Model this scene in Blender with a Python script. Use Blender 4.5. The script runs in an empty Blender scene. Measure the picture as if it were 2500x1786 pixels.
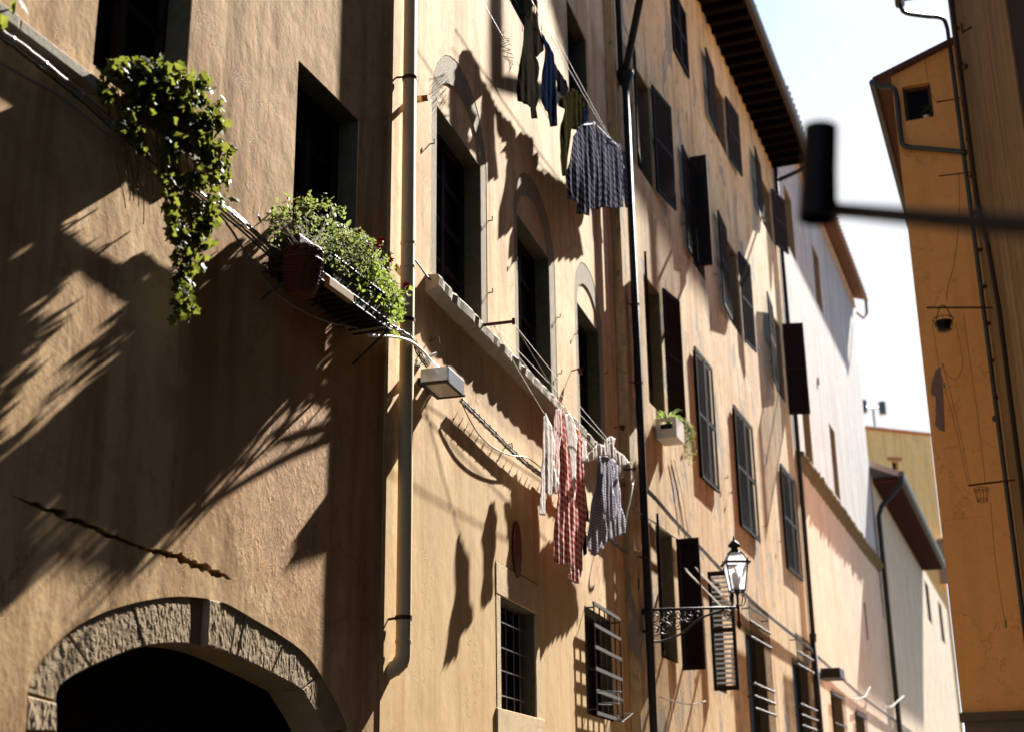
import bpy, bmesh, math, random
from mathutils import Vector, Matrix, geometry, noise
R = math.radians
random.seed(7)
scene = bpy.context.scene
COL = scene.collection

# ------------------------------------------------------------------ camera
# measured from the photograph (2500 x 1786): focal length 3390 px, vertical vanishing point (1110,-9300), street at x 2600
CX, CY, F = 1250.0, 893.0, 3390.0
_up = Vector((1110 - CX, -(-9300 - CY), -F)).normalized()
_hy = CY + (-F * F - (1110 - CX) * (2600 - CX)) / (-9300 - CY)
_y = Vector((2600 - CX, -(_hy - CY), -F)).normalized()
_y = (_y - _up * _y.dot(_up)).normalized()
_x = _y.cross(_up)
ROT = Matrix((_x, _y, _up))            # camera -> world
CAM = Vector((0, 0, 1.6))
cd = bpy.data.cameras.new('camera')
cam = bpy.data.objects.new('camera', cd)
COL.objects.link(cam)
cam.matrix_world = Matrix.Translation(CAM) @ ROT.to_4x4()
cd.sensor_width = 36.0
cd.lens = F / 2500 * 36.0
cd.clip_start = 0.05
cd.clip_end = 3000
cd.dof.use_dof = True
cd.dof.focus_distance = 13.0
cd.dof.aperture_fstop = 1.4
cd.dof.aperture_blades = 0
scene.camera = cam

# ------------------------------------------------------------------ light
SUN = Vector((1, 7.8, 7.0)).normalized()          # direction to the sun: almost straight up the street
EL = math.asin(SUN.z)
AZ = math.atan2(SUN.x, SUN.y)
world = bpy.data.worlds.new('World')
scene.world = world
world.use_nodes = True
wn = world.node_tree.nodes; wl = world.node_tree.links
wn.clear()
wo = wn.new('ShaderNodeOutputWorld')
sky = wn.new('ShaderNodeTexSky'); sky.sky_type = 'NISHITA'; sky.sun_disc = False
sky.sun_elevation = EL; sky.sun_rotation = AZ
sky.air_density = 0.65; sky.dust_density = 0.2; sky.ozone_density = 1.0
b1 = wn.new('ShaderNodeBackground'); b1.inputs[1].default_value = 0.05
wl.new(sky.outputs[0], b1.inputs[0])
b2 = wn.new('ShaderNodeBackground'); b2.inputs[0].default_value = (0.94, 0.96, 1.0, 1); b2.inputs[1].default_value = 0.175
tc = wn.new('ShaderNodeTexCoord')
mp = wn.new('ShaderNodeMapping'); mp.inputs['Scale'].default_value = (2.2, 2.2, 5.0); mp.inputs['Location'].default_value = (0.35, 0.1, 0.3)
nz = wn.new('ShaderNodeTexNoise'); nz.inputs['Scale'].default_value = 1.6; nz.inputs['Detail'].default_value = 7; nz.inputs['Roughness'].default_value = 0.55
rp = wn.new('ShaderNodeValToRGB'); rp.color_ramp.elements[0].position = 0.36; rp.color_ramp.elements[1].position = 0.62
wl.new(tc.outputs['Generated'], mp.inputs[0]); wl.new(mp.outputs[0], nz.inputs[0]); wl.new(nz.outputs[0], rp.inputs[0])
# one bank of cloud low over the end of the street, clear sky elsewhere
dotn = wn.new('ShaderNodeVectorMath'); dotn.operation = 'DOT_PRODUCT'
dotn.inputs[1].default_value = Vector((-0.06, 1.0, 0.36)).normalized(); wl.new(tc.outputs['Generated'], dotn.inputs[0])
mr = wn.new('ShaderNodeMapRange'); mr.inputs['From Min'].default_value = 0.972; mr.inputs['From Max'].default_value = 0.990
wl.new(dotn.outputs['Value'], mr.inputs['Value'])
mr2 = wn.new('ShaderNodeMapRange'); mr2.inputs['From Min'].default_value = 0.90; mr2.inputs['From Max'].default_value = 0.95
wl.new(dotn.outputs['Value'], mr2.inputs['Value'])
m0 = wn.new('ShaderNodeMath'); m0.operation = 'MULTIPLY'; wl.new(rp.outputs[0], m0.inputs[0]); wl.new(mr2.outputs[0], m0.inputs[1])
mxm = wn.new('ShaderNodeMath'); mxm.operation = 'MAXIMUM'; mxm.use_clamp = True
wl.new(m0.outputs[0], mxm.inputs[0]); wl.new(mr.outputs[0], mxm.inputs[1])
ms = wn.new('ShaderNodeMixShader')
wl.new(mxm.outputs[0], ms.inputs[0]); wl.new(b1.outputs[0], ms.inputs[1]); wl.new(b2.outputs[0], ms.inputs[2])
wl.new(ms.outputs[0], wo.inputs[0])
sl = bpy.data.lights.new('sun', 'SUN'); sl.energy = 5.0; sl.angle = R(0.53); sl.color = (1.0, 0.955, 0.88)
so = bpy.data.objects.new('sun', sl); COL.objects.link(so)
so.rotation_euler = SUN.to_track_quat('Z', 'Y').to_euler()
scene.view_settings.view_transform = 'Standard'
scene.view_settings.look = 'None'
scene.view_settings.exposure = 2.6
scene.view_settings.gamma = 1.0
scene.cycles.max_bounces = 6
scene.cycles.use_adaptive_sampling = True

# ------------------------------------------------------------------ frames: each wall plane has its own (s along, n out, z up)
def ray(u, v):
    return ROT @ Vector((u - CX, -(v - CY), -F))
def project(q):
    w = ROT.transposed() @ (Vector(q) - CAM)
    return CX - F * w.x / w.z, CY + F * w.y / w.z
class Frame:
    def __init__(s, px, py, ang, flip=False):
        a = R(ang)
        s.p = Vector((px, py, 0))
        s.t = Vector((math.sin(a), math.cos(a), 0))
        s.n = Vector((math.cos(a), -math.sin(a), 0)) * (-1 if flip else 1)
    def P(s, a, n, z):
        return s.p + s.t * a + s.n * n + Vector((0, 0, z))
    def H(s, u, v, n=0.0):                   # point of the plane (moved out by n) seen at a pixel
        r = ray(u, v)
        k = (s.p + s.n * n - CAM).dot(s.n) / r.dot(s.n)
        return CAM + r * k
    def SZ(s, u, v, n=0.0):
        q = s.H(u, v, n)
        return (q - s.p).dot(s.t), q.z
    def M(s, a, n, z, rot=0.0):              # matrix: local x along the wall turned outwards by rot degrees
        c, d = math.cos(R(rot)), math.sin(R(rot))
        X = s.t * c + s.n * d
        Y = Vector((0, 0, 1)).cross(X)
        m = Matrix((X, Y, Vector((0, 0, 1)))).transposed().to_4x4()
        m.translation = s.P(a, n, z)
        return m
A = Frame(-5.2, 0, 0)
_q = A.H(940, 800)
B = Frame(_q.x + 0.012, _q.y, -4.2)
_q = B.H(1500, 700)
C = Frame(_q.x + 0.15, _q.y, 0)
R0 = Frame(-0.15, 22, -3.5, flip=True)
R1 = Frame(0, 22, 90)
AEND = (B.p - A.p).dot(A.t)                  # s of the A/B corner on A
BEND = (C.p - B.p).dot(B.t)

# ------------------------------------------------------------------ materials
MATS = {}
def rgb(c): return (c[0], c[1], c[2], 1)
def newmat(name):
    m = bpy.data.materials.new(name); m.use_nodes = True
    nt = m.node_tree; n = nt.nodes; l = nt.links
    return m, n, l, n['Principled BSDF']
def simple(name, c, rough=0.6, metal=0.0, var=0.25, scale=30, bump=0.2, spec=0.12, bd=0.002):
    if name in MATS: return MATS[name]
    m, n, l, p = newmat(name)
    geo = n.new('ShaderNodeNewGeometry')
    t = n.new('ShaderNodeTexNoise'); t.inputs['Scale'].default_value = scale; t.inputs['Detail'].default_value = 6
    l.new(geo.outputs['Position'], t.inputs['Vector'])
    mx = n.new('ShaderNodeMix'); mx.data_type = 'RGBA'
    mx.inputs[6].default_value = rgb([x * (1 - var) for x in c]); mx.inputs[7].default_value = rgb([min(1, x * (1 + var)) for x in c])
    l.new(t.outputs[0], mx.inputs[0]); l.new(mx.outputs[2], p.inputs['Base Color'])
    p.inputs['Roughness'].default_value = rough; p.inputs['Metallic'].default_value = metal
    p.inputs['Specular IOR Level'].default_value = spec
    if bump:
        b = n.new('ShaderNodeBump'); b.inputs['Strength'].default_value = bump; b.inputs['Distance'].default_value = bd
        l.new(t.outputs[0], b.inputs['Height']); l.new(b.outputs[0], p.inputs['Normal'])
    MATS[name] = m
    return m

def plaster(name, c1, c2, stain, relief=1.0, patches=(), peel=None, streak=1.0, seed=0.0, coarse=1.0, peelcol=(0.30, 0.25, 0.19), zones=()):
    m, n, l, p = newmat(name)
    geo = n.new('ShaderNodeNewGeometry')
    def mapv(sc, loc=(0, 0, 0)):
        k = n.new('ShaderNodeMapping'); k.inputs['Scale'].default_value = sc
        k.inputs['Location'].default_value = (loc[0] + seed, loc[1] + seed * 1.7, loc[2])
        l.new(geo.outputs['Position'], k.inputs[0]); return k
    def ns(sc, detail=6, rough=0.55, mapsc=(1, 1, 1), dist=0.0):
        t = n.new('ShaderNodeTexNoise'); t.inputs['Scale'].default_value = sc; t.inputs['Detail'].default_value = detail
        t.inputs['Roughness'].default_value = rough; t.inputs['Distortion'].default_value = dist
        l.new(mapv(mapsc).outputs[0], t.inputs['Vector']); return t
    def math_(op, a, b, clamp=False):
        k = n.new('ShaderNodeMath'); k.operation = op; k.use_clamp = clamp
        for i, x in enumerate((a, b)):
            if isinstance(x, (int, float)): k.inputs[i].default_value = x
            else: l.new(x, k.inputs[i])
        return k.outputs[0]
    def ramp(src, a, b):
        k = n.new('ShaderNodeMapRange'); k.inputs['From Min'].default_value = a; k.inputs['From Max'].default_value = b
        l.new(src, k.inputs['Value']); return k.outputs[0]
    def mix(f, a, b):
        k = n.new('ShaderNodeMix'); k.data_type = 'RGBA'
        if isinstance(f, (int, float)): k.inputs[0].default_value = f
        else: l.new(f, k.inputs[0])
        for i, x in ((6, a), (7, b)):
            if isinstance(x, tuple): k.inputs[i].default_value = rgb(x)
            else: l.new(x, k.inputs[i])
        return k.outputs[2]
    big = ns(0.9, 5, 0.6)
    col = mix(ramp(big.outputs[0], 0.35, 0.65), c1, c2)
    st = ns(3.2, 5, 0.6, (1, 1, 0.09), 0.3)
    col = mix(math_('MULTIPLY', ramp(st.outputs[0], 0.46, 0.66), 0.72 * streak), col, stain)
    blot = ns(5.5, 8, 0.7)
    col = mix(math_('MULTIPLY', ramp(blot.outputs[0], 0.50, 0.74), 0.62), col, stain)
    fine = ns(60, 6, 0.7)
    col = mix(math_('MULTIPLY', ramp(fine.outputs[0], 0.56, 0.72), 0.22), col, tuple(x * 0.55 for x in stain))
    # heights in metres
    def scaled(src, k): return math_('MULTIPLY', src, k)
    h = scaled(ns(1.7, 3, 0.5, (1, 1, 0.7)).outputs[0], 0.016 * relief * coarse)
    h = math_('ADD', h, scaled(ns(6.5, 5, 0.55, (1, 1, 0.6), 0.4).outputs[0], 0.0042 * relief))
    h = math_('ADD', h, scaled(ns(26, 6, 0.6).outputs[0], 0.0019 * relief))
    h = math_('ADD', h, scaled(ns(150, 4, 0.6).outputs[0], 0.00042 * relief))
    # hairline cracks
    vo = n.new('ShaderNodeTexVoronoi'); vo.feature = 'DISTANCE_TO_EDGE'; vo.inputs['Scale'].default_value = 0.8
    wob = ns(2.3, 6, 0.65)
    vadd = n.new('ShaderNodeVectorMath'); vadd.operation = 'ADD'
    vsc = n.new('ShaderNodeVectorMath'); vsc.operation = 'SCALE'; vsc.inputs['Scale'].default_value = 1.1
    l.new(wob.outputs['Color'], vsc.inputs[0]); l.new(geo.outputs['Position'], vadd.inputs[0]); l.new(vsc.outputs[0], vadd.inputs[1])
    l.new(vadd.outputs[0], vo.inputs['Vector'])
    gate = ramp(ns(0.7, 2).outputs[0], 0.46, 0.56)
    crack = math_('MULTIPLY', math_('SUBTRACT', 1.0, ramp(vo.outputs['Distance'], 0.0, 0.009)), gate)
    h = math_('SUBTRACT', h, scaled(crack, 0.0045 * relief))
    col = mix(math_('MULTIPLY', crack, 0.65), col, tuple(x * 0.35 for x in stain))
    # rough pitted zones: (centre, radius)
    for (cpt, rx, rz) in patches:
        sub = n.new('ShaderNodeVectorMath'); sub.operation = 'SUBTRACT'; sub.inputs[1].default_value = cpt
        l.new(geo.outputs['Position'], sub.inputs[0])
        sc = n.new('ShaderNodeVectorMath'); sc.operation = 'MULTIPLY'; sc.inputs[1].default_value = (1 / rx, 1 / rx, 1 / rz)
        l.new(sub.outputs[0], sc.inputs[0])
        ln = n.new('ShaderNodeVectorMath'); ln.operation = 'LENGTH'; l.new(sc.outputs[0], ln.inputs[0])
        d = math_('ADD', ln.outputs['Value'], scaled(ns(5, 6, 0.7).outputs[0], 1.1))
        mask = math_('SUBTRACT', 1.0, ramp(d, 1.05, 1.75))
        pit = n.new('ShaderNodeTexVoronoi'); pit.inputs['Scale'].default_value = 26; pit.feature = 'SMOOTH_F1'
        l.new(mapv((1, 1, 0.8)).outputs[0], pit.inputs['Vector'])
        pits = math_('MULTIPLY', ramp(pit.outputs['Distance'], 0.08, 0.5), ramp(ns(9, 6, .7).outputs[0], .42, .6))
        hh = math_('ADD', scaled(pits, 0.006), math_('ADD', scaled(ns(34, 8, 0.75).outputs[0], 0.007), scaled(ramp(ns(13, 7, .75, (1, 1, .6), .8).outputs[0], .5, .58), -0.006)))
        h = math_('ADD', h, math_('MULTIPLY', hh, mask))
        col = mix(math_('MULTIPLY', mask, 0.25), col, tuple(min(1, x * 1.02) for x in c2))
    for (cpt, rx, rz, zc, amt) in zones:            # noise-edged patches of another colour
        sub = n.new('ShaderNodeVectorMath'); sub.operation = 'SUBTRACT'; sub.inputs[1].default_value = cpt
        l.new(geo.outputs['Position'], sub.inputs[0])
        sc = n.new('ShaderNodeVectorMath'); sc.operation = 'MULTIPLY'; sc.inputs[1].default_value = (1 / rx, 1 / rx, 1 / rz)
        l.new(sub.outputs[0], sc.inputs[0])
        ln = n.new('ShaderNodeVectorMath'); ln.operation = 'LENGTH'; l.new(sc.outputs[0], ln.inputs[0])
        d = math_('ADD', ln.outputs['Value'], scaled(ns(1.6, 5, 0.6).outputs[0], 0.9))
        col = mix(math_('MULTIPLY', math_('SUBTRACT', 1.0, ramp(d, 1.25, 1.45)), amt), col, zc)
    for (a, b, sc_) in (peel or ()):
        pn = ns(sc_, 6, 0.6, (1, 1, 0.42), 0.6)
        mask = ramp(pn.outputs[0], a, b)
        rub = ns(18, 8, 0.75)
        h = math_('SUBTRACT', h, scaled(mask, 0.018))
        h = math_('ADD', h, math_('MULTIPLY', mask, scaled(rub.outputs[0], 0.022)))
        col = mix(mask, col, mix(rub.outputs[0], tuple(x * 0.6 for x in peelcol), tuple(x * 1.3 for x in peelcol)))
    bp = n.new('ShaderNodeBump'); bp.inputs['Strength'].default_value = 1.0; bp.inputs['Distance'].default_value = 1.0
    l.new(h, bp.inputs['Height']); l.new(bp.outputs[0], p.inputs['Normal'])
    l.new(col, p.inputs['Base Color'])
    p.inputs['Roughness'].default_value = 0.95; p.inputs['Specular IOR Level'].default_value = 0.12
    MATS[name] = m
    return m

def stone(name, c, groove=(1, 1, 1), amp=0.006, sc=40):
    m, n, l, p = newmat(name)
    geo = n.new('ShaderNodeNewGeometry')
    k = n.new('ShaderNodeMapping'); k.inputs['Scale'].default_value = groove; l.new(geo.outputs['Position'], k.inputs[0])
    t = n.new('ShaderNodeTexNoise'); t.inputs['Scale'].default_value = sc; t.inputs['Detail'].default_value = 8; t.inputs['Roughness'].default_value = 0.7
    l.new(k.outputs[0], t.inputs[0])
    t2 = n.new('ShaderNodeTexNoise'); t2.inputs['Scale'].default_value = 6; t2.inputs['Detail'].default_value = 5; l.new(geo.outputs['Position'], t2.inputs[0])
    mx = n.new('ShaderNodeMix'); mx.data_type = 'RGBA'; mx.inputs[6].default_value = rgb([x * .65 for x in c]); mx.inputs[7].default_value = rgb([x * 1.3 for x in c])
    l.new(t2.outputs[0], mx.inputs[0]); l.new(mx.outputs[2], p.inputs['Base Color'])
    b = n.new('ShaderNodeBump'); b.inputs['Distance'].default_value = amp; b.inputs['Strength'].default_value = 1
    l.new(t.outputs[0], b.inputs['Height']); l.new(b.outputs[0], p.inputs['Normal'])
    p.inputs['Roughness'].default_value = 0.95; p.inputs['Specular IOR Level'].default_value = 0.1
    MATS[name] = m; return m

def cloth_mat(name, c, pattern=None, c2=(0.8, 0.8, 0.8), cells=20.0, trans=0.35, third=None):
    m, n, l, p = newmat(name)
    out = n['Material Output']
    uv = n.new('ShaderNodeUVMap'); uv.uv_map = 'uv'
    if pattern:
        sep = n.new('ShaderNodeSeparateXYZ'); l.new(uv.outputs[0], sep.inputs[0])
        def stripe(o):
            a = n.new('ShaderNodeMath'); a.operation = 'MULTIPLY'; a.inputs[1].default_value = cells; l.new(o, a.inputs[0])
            f = n.new('ShaderNodeMath'); f.operation = 'FRACT'; l.new(a.outputs[0], f.inputs[0])
            g = n.new('ShaderNodeMath'); g.operation = 'GREATER_THAN'; g.inputs[1].default_value = 0.5 if pattern == 'gingham' else 0.62
            l.new(f.outputs[0], g.inputs[0]); return g.outputs[0]
        a = n.new('ShaderNodeMath'); a.operation = 'ADD'; l.new(stripe(sep.outputs[0]), a.inputs[0]); l.new(stripe(sep.outputs[1]), a.inputs[1])
        h = n.new('ShaderNodeMath'); h.operation = 'MULTIPLY'; h.inputs[1].default_value = 0.5; l.new(a.outputs[0], h.inputs[0])
        mx = n.new('ShaderNodeMix'); mx.data_type = 'RGBA'; mx.inputs[6].default_value = rgb(c); mx.inputs[7].default_value = rgb(c2)
        l.new(h.outputs[0], mx.inputs[0]); colo = mx.outputs[2]
    else:
        t = n.new('ShaderNodeTexNoise'); t.inputs['Scale'].default_value = 12; t.inputs['Detail'].default_value = 6; l.new(uv.outputs[0], t.inputs[0])
        mx = n.new('ShaderNodeMix'); mx.data_type = 'RGBA'; mx.inputs[6].default_value = rgb([x * .75 for x in c]); mx.inputs[7].default_value = rgb([min(1, x * 1.2) for x in c])
        l.new(t.outputs[0], mx.inputs[0]); colo = mx.outputs[2]
    w = n.new('ShaderNodeTexNoise'); w.inputs['Scale'].default_value = 300; l.new(uv.outputs[0], w.inputs[0])
    w2 = n.new('ShaderNodeTexNoise'); w2.inputs['Scale'].default_value = 9; w2.inputs['Detail'].default_value = 5; w2.inputs['Distortion'].default_value = 1.0; l.new(uv.outputs[0], w2.inputs[0])
    bp = n.new('ShaderNodeBump'); bp.inputs['Distance'].default_value = 0.010; l.new(w2.outputs[0], bp.inputs['Height'])
    bp2 = n.new('ShaderNodeBump'); bp2.inputs['Distance'].default_value = 0.001; bp2.inputs['Strength'].default_value = .5; l.new(w.outputs[0], bp2.inputs['Height']); l.new(bp.outputs[0], bp2.inputs['Normal'])
    l.new(colo, p.inputs['Base Color']); l.new(bp2.outputs[0], p.inputs['Normal'])
    p.inputs['Roughness'].default_value = 1.0; p.inputs['Specular IOR Level'].default_value = 0.0
    tr = n.new('ShaderNodeBsdfTranslucent'); l.new(colo, tr.inputs[0])
    mx2 = n.new('ShaderNodeMixShader'); mx2.inputs[0].default_value = trans
    l.new(p.outputs[0], mx2.inputs[1]); l.new(tr.outputs[0], mx2.inputs[2]); l.new(mx2.outputs[0], out.inputs[0])
    MATS[name] = m; return m

def leaf_mat(name, c, ct, trans=0.45):
    m, n, l, p = newmat(name)
    out = n['Material Output']
    oi = n.new('ShaderNodeNewGeometry')
    k = n.new('ShaderNodeTexNoise'); k.inputs['Scale'].default_value = 14; l.new(oi.outputs['Position'], k.inputs[0])
    def mixc(a):
        mx = n.new('ShaderNodeMix'); mx.data_type = 'RGBA'
        mx.inputs[6].default_value = rgb([x * .55 for x in a]); mx.inputs[7].default_value = rgb([x * 1.5 for x in a])
        l.new(k.outputs[0], mx.inputs[0]); return mx.outputs[2]
    l.new(mixc(c), p.inputs['Base Color'])
    p.inputs['Roughness'].default_value = 0.6; p.inputs['Specular IOR Level'].default_value = 0.16
    tr = n.new('ShaderNodeBsdfTranslucent'); l.new(mixc(ct), tr.inputs[0])
    mx2 = n.new('ShaderNodeMixShader'); mx2.inputs[0].default_value = trans
    l.new(p.outputs[0], mx2.inputs[1]); l.new(tr.outputs[0], mx2.inputs[2]); l.new(mx2.outputs[0], out.inputs[0])
    MATS[name] = m; return m

def glass_mat():
    m, n, l, p = newmat('lantern_glass')
    out = n['Material Output']
    t = n.new('ShaderNodeBsdfTransparent'); t.inputs[0].default_value = (0.93, 0.94, 0.95, 1)
    g = n.new('ShaderNodeBsdfGlossy'); g.inputs['Roughness'].default_value = 0.08
    d = n.new('ShaderNodeBsdfTranslucent'); d.inputs[0].default_value = (0.85, 0.86, 0.9, 1)
    a = n.new('ShaderNodeMixShader'); a.inputs[0].default_value = 0.3
    b = n.new('ShaderNodeMixShader'); b.inputs[0].default_value = 0.12
    l.new(t.outputs[0], a.inputs[1]); l.new(d.outputs[0], a.inputs[2]); l.new(a.outputs[0], b.inputs[1]); l.new(g.outputs[0], b.inputs[2])
    l.new(b.outputs[0], out.inputs[0]); MATS['lantern_glass'] = m; return m

pA = A.H(700, 1180)
M_A = plaster('ochre_plaster_old', (0.45, 0.283, 0.138), (0.57, 0.385, 0.212), (0.23, 0.12, 0.045), relief=1.0,
              patches=[(tuple(pA), 0.75, 0.95), (tuple(A.H(820, 1080)), 0.35, 0.5)], seed=0.0,
              zones=[(tuple(A.H(790, 1080)), 2.2, 1.6, (0.32, 0.15, 0.065), 0.45)])
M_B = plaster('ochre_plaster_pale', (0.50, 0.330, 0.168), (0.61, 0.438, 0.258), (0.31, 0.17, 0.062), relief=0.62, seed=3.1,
              patches=[(tuple(B.H(1160, 860)), 0.35, 0.6)],
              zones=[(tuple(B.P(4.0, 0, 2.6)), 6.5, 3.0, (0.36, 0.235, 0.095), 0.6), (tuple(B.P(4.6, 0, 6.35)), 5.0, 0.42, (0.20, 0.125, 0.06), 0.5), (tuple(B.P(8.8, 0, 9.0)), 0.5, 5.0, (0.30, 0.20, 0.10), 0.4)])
M_C = plaster('yellow_plaster_worn', (0.53, 0.358, 0.172), (0.62, 0.45, 0.258), (0.30, 0.18, 0.075), relief=0.62, seed=7.7, peel=((0.572, 0.588, 1.15), (0.625, 0.64, 4.6)))
M_D = plaster('white_plaster', (0.37, 0.345, 0.325), (0.42, 0.395, 0.375), (0.25, 0.215, 0.18), relief=0.8, seed=11.0, streak=1.0)
M_D2 = plaster('beige_plaster', (0.47, 0.345, 0.235), (0.53, 0.41, 0.30), (0.38, 0.26, 0.165), relief=0.5, seed=13.0)
M_E = plaster('cream_plaster', (0.50, 0.385, 0.255), (0.56, 0.45, 0.315), (0.36, 0.255, 0.155), relief=0.7, seed=17.0)
M_F = plaster('yellow_tower_plaster', (0.92, 0.53, 0.19), (0.94, 0.58, 0.23), (0.66, 0.38, 0.15), relief=0.4, seed=23.0)
M_R1 = plaster('orange_plaster', (0.94, 0.46, 0.145), (0.96, 0.49, 0.165), (0.76, 0.34, 0.10), relief=0.4, seed=29.0, streak=0.55)
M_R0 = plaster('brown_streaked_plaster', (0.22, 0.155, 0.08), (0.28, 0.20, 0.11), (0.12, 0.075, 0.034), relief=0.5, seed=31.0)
M_STONE = stone('grey_stone', (0.225, 0.185, 0.13), amp=0.014, sc=45)
M_VOUS = stone('chiselled_stone', (0.28, 0.205, 0.125), groove=(1, 1.4, 0.34), amp=0.012, sc=60)
M_OCHST = stone('ochre_washed_stone', (0.42, 0.31, 0.185), amp=0.010, sc=40)
M_LEDGE = stone('weathered_ledge_stone', (0.33, 0.29, 0.23), amp=0.008, sc=30)
M_DARK = simple('black_iron', (0.012, 0.011, 0.011), 0.6, 0.0, bump=0.3, spec=0.3)
M_WOODD = simple('dark_timber', (0.014, 0.009, 0.006), 0.8, spec=0.15)
M_SHUT = simple('shutter_paint', (0.022, 0.018, 0.019), 0.8, bump=0.2, scale=60, spec=0.04)
M_SHUT2 = simple('shutter_brown_paint', (0.018, 0.011, 0.010), 0.8, bump=0.2, scale=60, spec=0.04)
M_PANE = simple('window_glass', (0.004, 0.004, 0.005), 0.5, spec=0.08, bump=0)
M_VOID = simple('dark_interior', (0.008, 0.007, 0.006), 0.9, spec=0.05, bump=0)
M_FRAME = simple('window_timber', (0.10, 0.055, 0.028), 0.6)
M_PIPE = simple('cream_painted_pipe', (0.42, 0.31, 0.18), 0.8, bump=0.15, scale=14, var=0.12)
M_GUT = simple('grey_metal_gutter', (0.075, 0.085, 0.09), 0.45, 0.5)
M_BLKPIPE = simple('black_pipe', (0.010, 0.010, 0.012), 0.6, 0.0, spec=0.2)
M_TILE = simple('terracotta', (0.42, 0.17, 0.075), 0.85, scale=9, var=0.4, bump=0.6, bd=0.01)
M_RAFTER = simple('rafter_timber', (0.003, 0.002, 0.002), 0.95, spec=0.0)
M_CABLE = simple('grey_cable', (0.16, 0.14, 0.12), 0.45, var=0.3)
M_CABLED = simple('dark_cable', (0.022, 0.020, 0.018), 0.5)
M_WIRE = simple('white_line', (0.70, 0.68, 0.62), 0.6)
M_STEEL = simple('brushed_steel', (0.28, 0.31, 0.36), 0.35, 0.8, var=0.1)
M_LGLASS = simple('floodlight_glass', (0.35, 0.35, 0.33), 0.3, spec=0.6, bump=0)
M_RUST = simple('rusty_iron', (0.07, 0.030, 0.018), 0.8, 0.2, var=0.5)
M_WICK = simple('wicker', (0.085, 0.026, 0.016), 0.5, var=0.5, scale=50)
M_CRATE = simple('white_painted_wood', (0.62, 0.58, 0.52), 0.7, var=0.12)
M_TAN = simple('tan_box', (0.30, 0.19, 0.09), 0.7)
M_SOIL = simple('dark_plastic', (0.012, 0.010, 0.009), 0.5)
M_GROUND = simple('paving_stone', (0.018, 0.015, 0.012), 0.85, scale=4, bump=0.6, bd=0.01)
M_PEGY = simple('yellow_plastic', (0.85, 0.52, 0.02), 0.4, bump=0)
M_PEGO = simple('orange_plastic', (0.80, 0.16, 0.03), 0.4, bump=0)
M_PEGW = simple('peg_wood', (0.55, 0.36, 0.2), 0.7)
M_PEGG = simple('green_plastic', (0.03, 0.16, 0.10), 0.4, bump=0)
M_GLASS = glass_mat()
M_BULB = simple('milky_bulb_glass', (0.85, 0.85, 0.83), 0.15, bump=0, var=0.02)
M_FLOWER = simple('dark_red_petals', (0.30, 0.008, 0.015), 0.7, scale=80, bump=0)
M_IVY = leaf_mat('ivy_leaf', (0.022, 0.036, 0.008), (0.15, 0.165, 0.022), 0.36)
M_HERB = leaf_mat('herb_leaf', (0.045, 0.065, 0.022), (0.18, 0.21, 0.055), 0.38)
M_ROSE = leaf_mat('rose_leaf', (0.05, 0.085, 0.018), (0.19, 0.24, 0.04), 0.4)
M_GREEN = leaf_mat('spider_leaf', (0.10, 0.16, 0.05), (0.24, 0.32, 0.08), 0.4)
M_STEM = simple('plant_stem', (0.10, 0.075, 0.035), 0.8)
M_WHITE = cloth_mat('white_cotton', (0.74, 0.69, 0.65), trans=0.35)
M_PINK = cloth_mat('pale_pink_cotton', (0.74, 0.55, 0.52), trans=0.4)
M_RED = cloth_mat('red_gingham', (0.48, 0.022, 0.028), 'gingham', (0.80, 0.66, 0.60), 11.5, 0.35)
M_BLUE = cloth_mat('blue_gingham', (0.03, 0.04, 0.13), 'gingham', (0.66, 0.64, 0.66), 26.0, 0.25)
M_PLAID = cloth_mat('navy_plaid', (0.006, 0.007, 0.022), 'plaid', (0.22, 0.22, 0.25), 9.0, 0.12)
M_JEAN = cloth_mat('navy_denim', (0.007, 0.012, 0.030), trans=0.08)
M_GREY = cloth_mat('charcoal_cotton', (0.020, 0.018, 0.014), trans=0.08)
M_OLIVE = cloth_mat('olive_cotton', (0.024, 0.021, 0.009), trans=0.15)
M_WHITEW = simple('dull_white_conduit', (0.32, 0.30, 0.27), 0.8)
M_BLACK = cloth_mat('black_cotton', (0.010, 0.010, 0.012), trans=0.03)
M_TOWEL = cloth_mat('grey_pink_towel', (0.30, 0.20, 0.17), trans=0.2)
M_SIGN = simple('dark_red_enamel', (0.10, 0.010, 0.006), 0.6)
M_TILED = simple('weathered_terracotta', (0.17, 0.09, 0.055), 0.9, scale=7, var=0.5, bump=0.6, bd=0.01)
M_REVEAL = simple('dark_green_grey_stone', (0.075, 0.07, 0.05), 0.9, scale=12, var=0.4, bump=0.6, bd=0.01)
M_REVEALC = simple('olive_grey_reveal', (0.16, 0.13, 0.08), 0.9, scale=12, var=0.4)
M_SOFFIT = simple('soffit_brick', (0.008, 0.004, 0.002), 0.9, scale=9, var=0.4)

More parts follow.
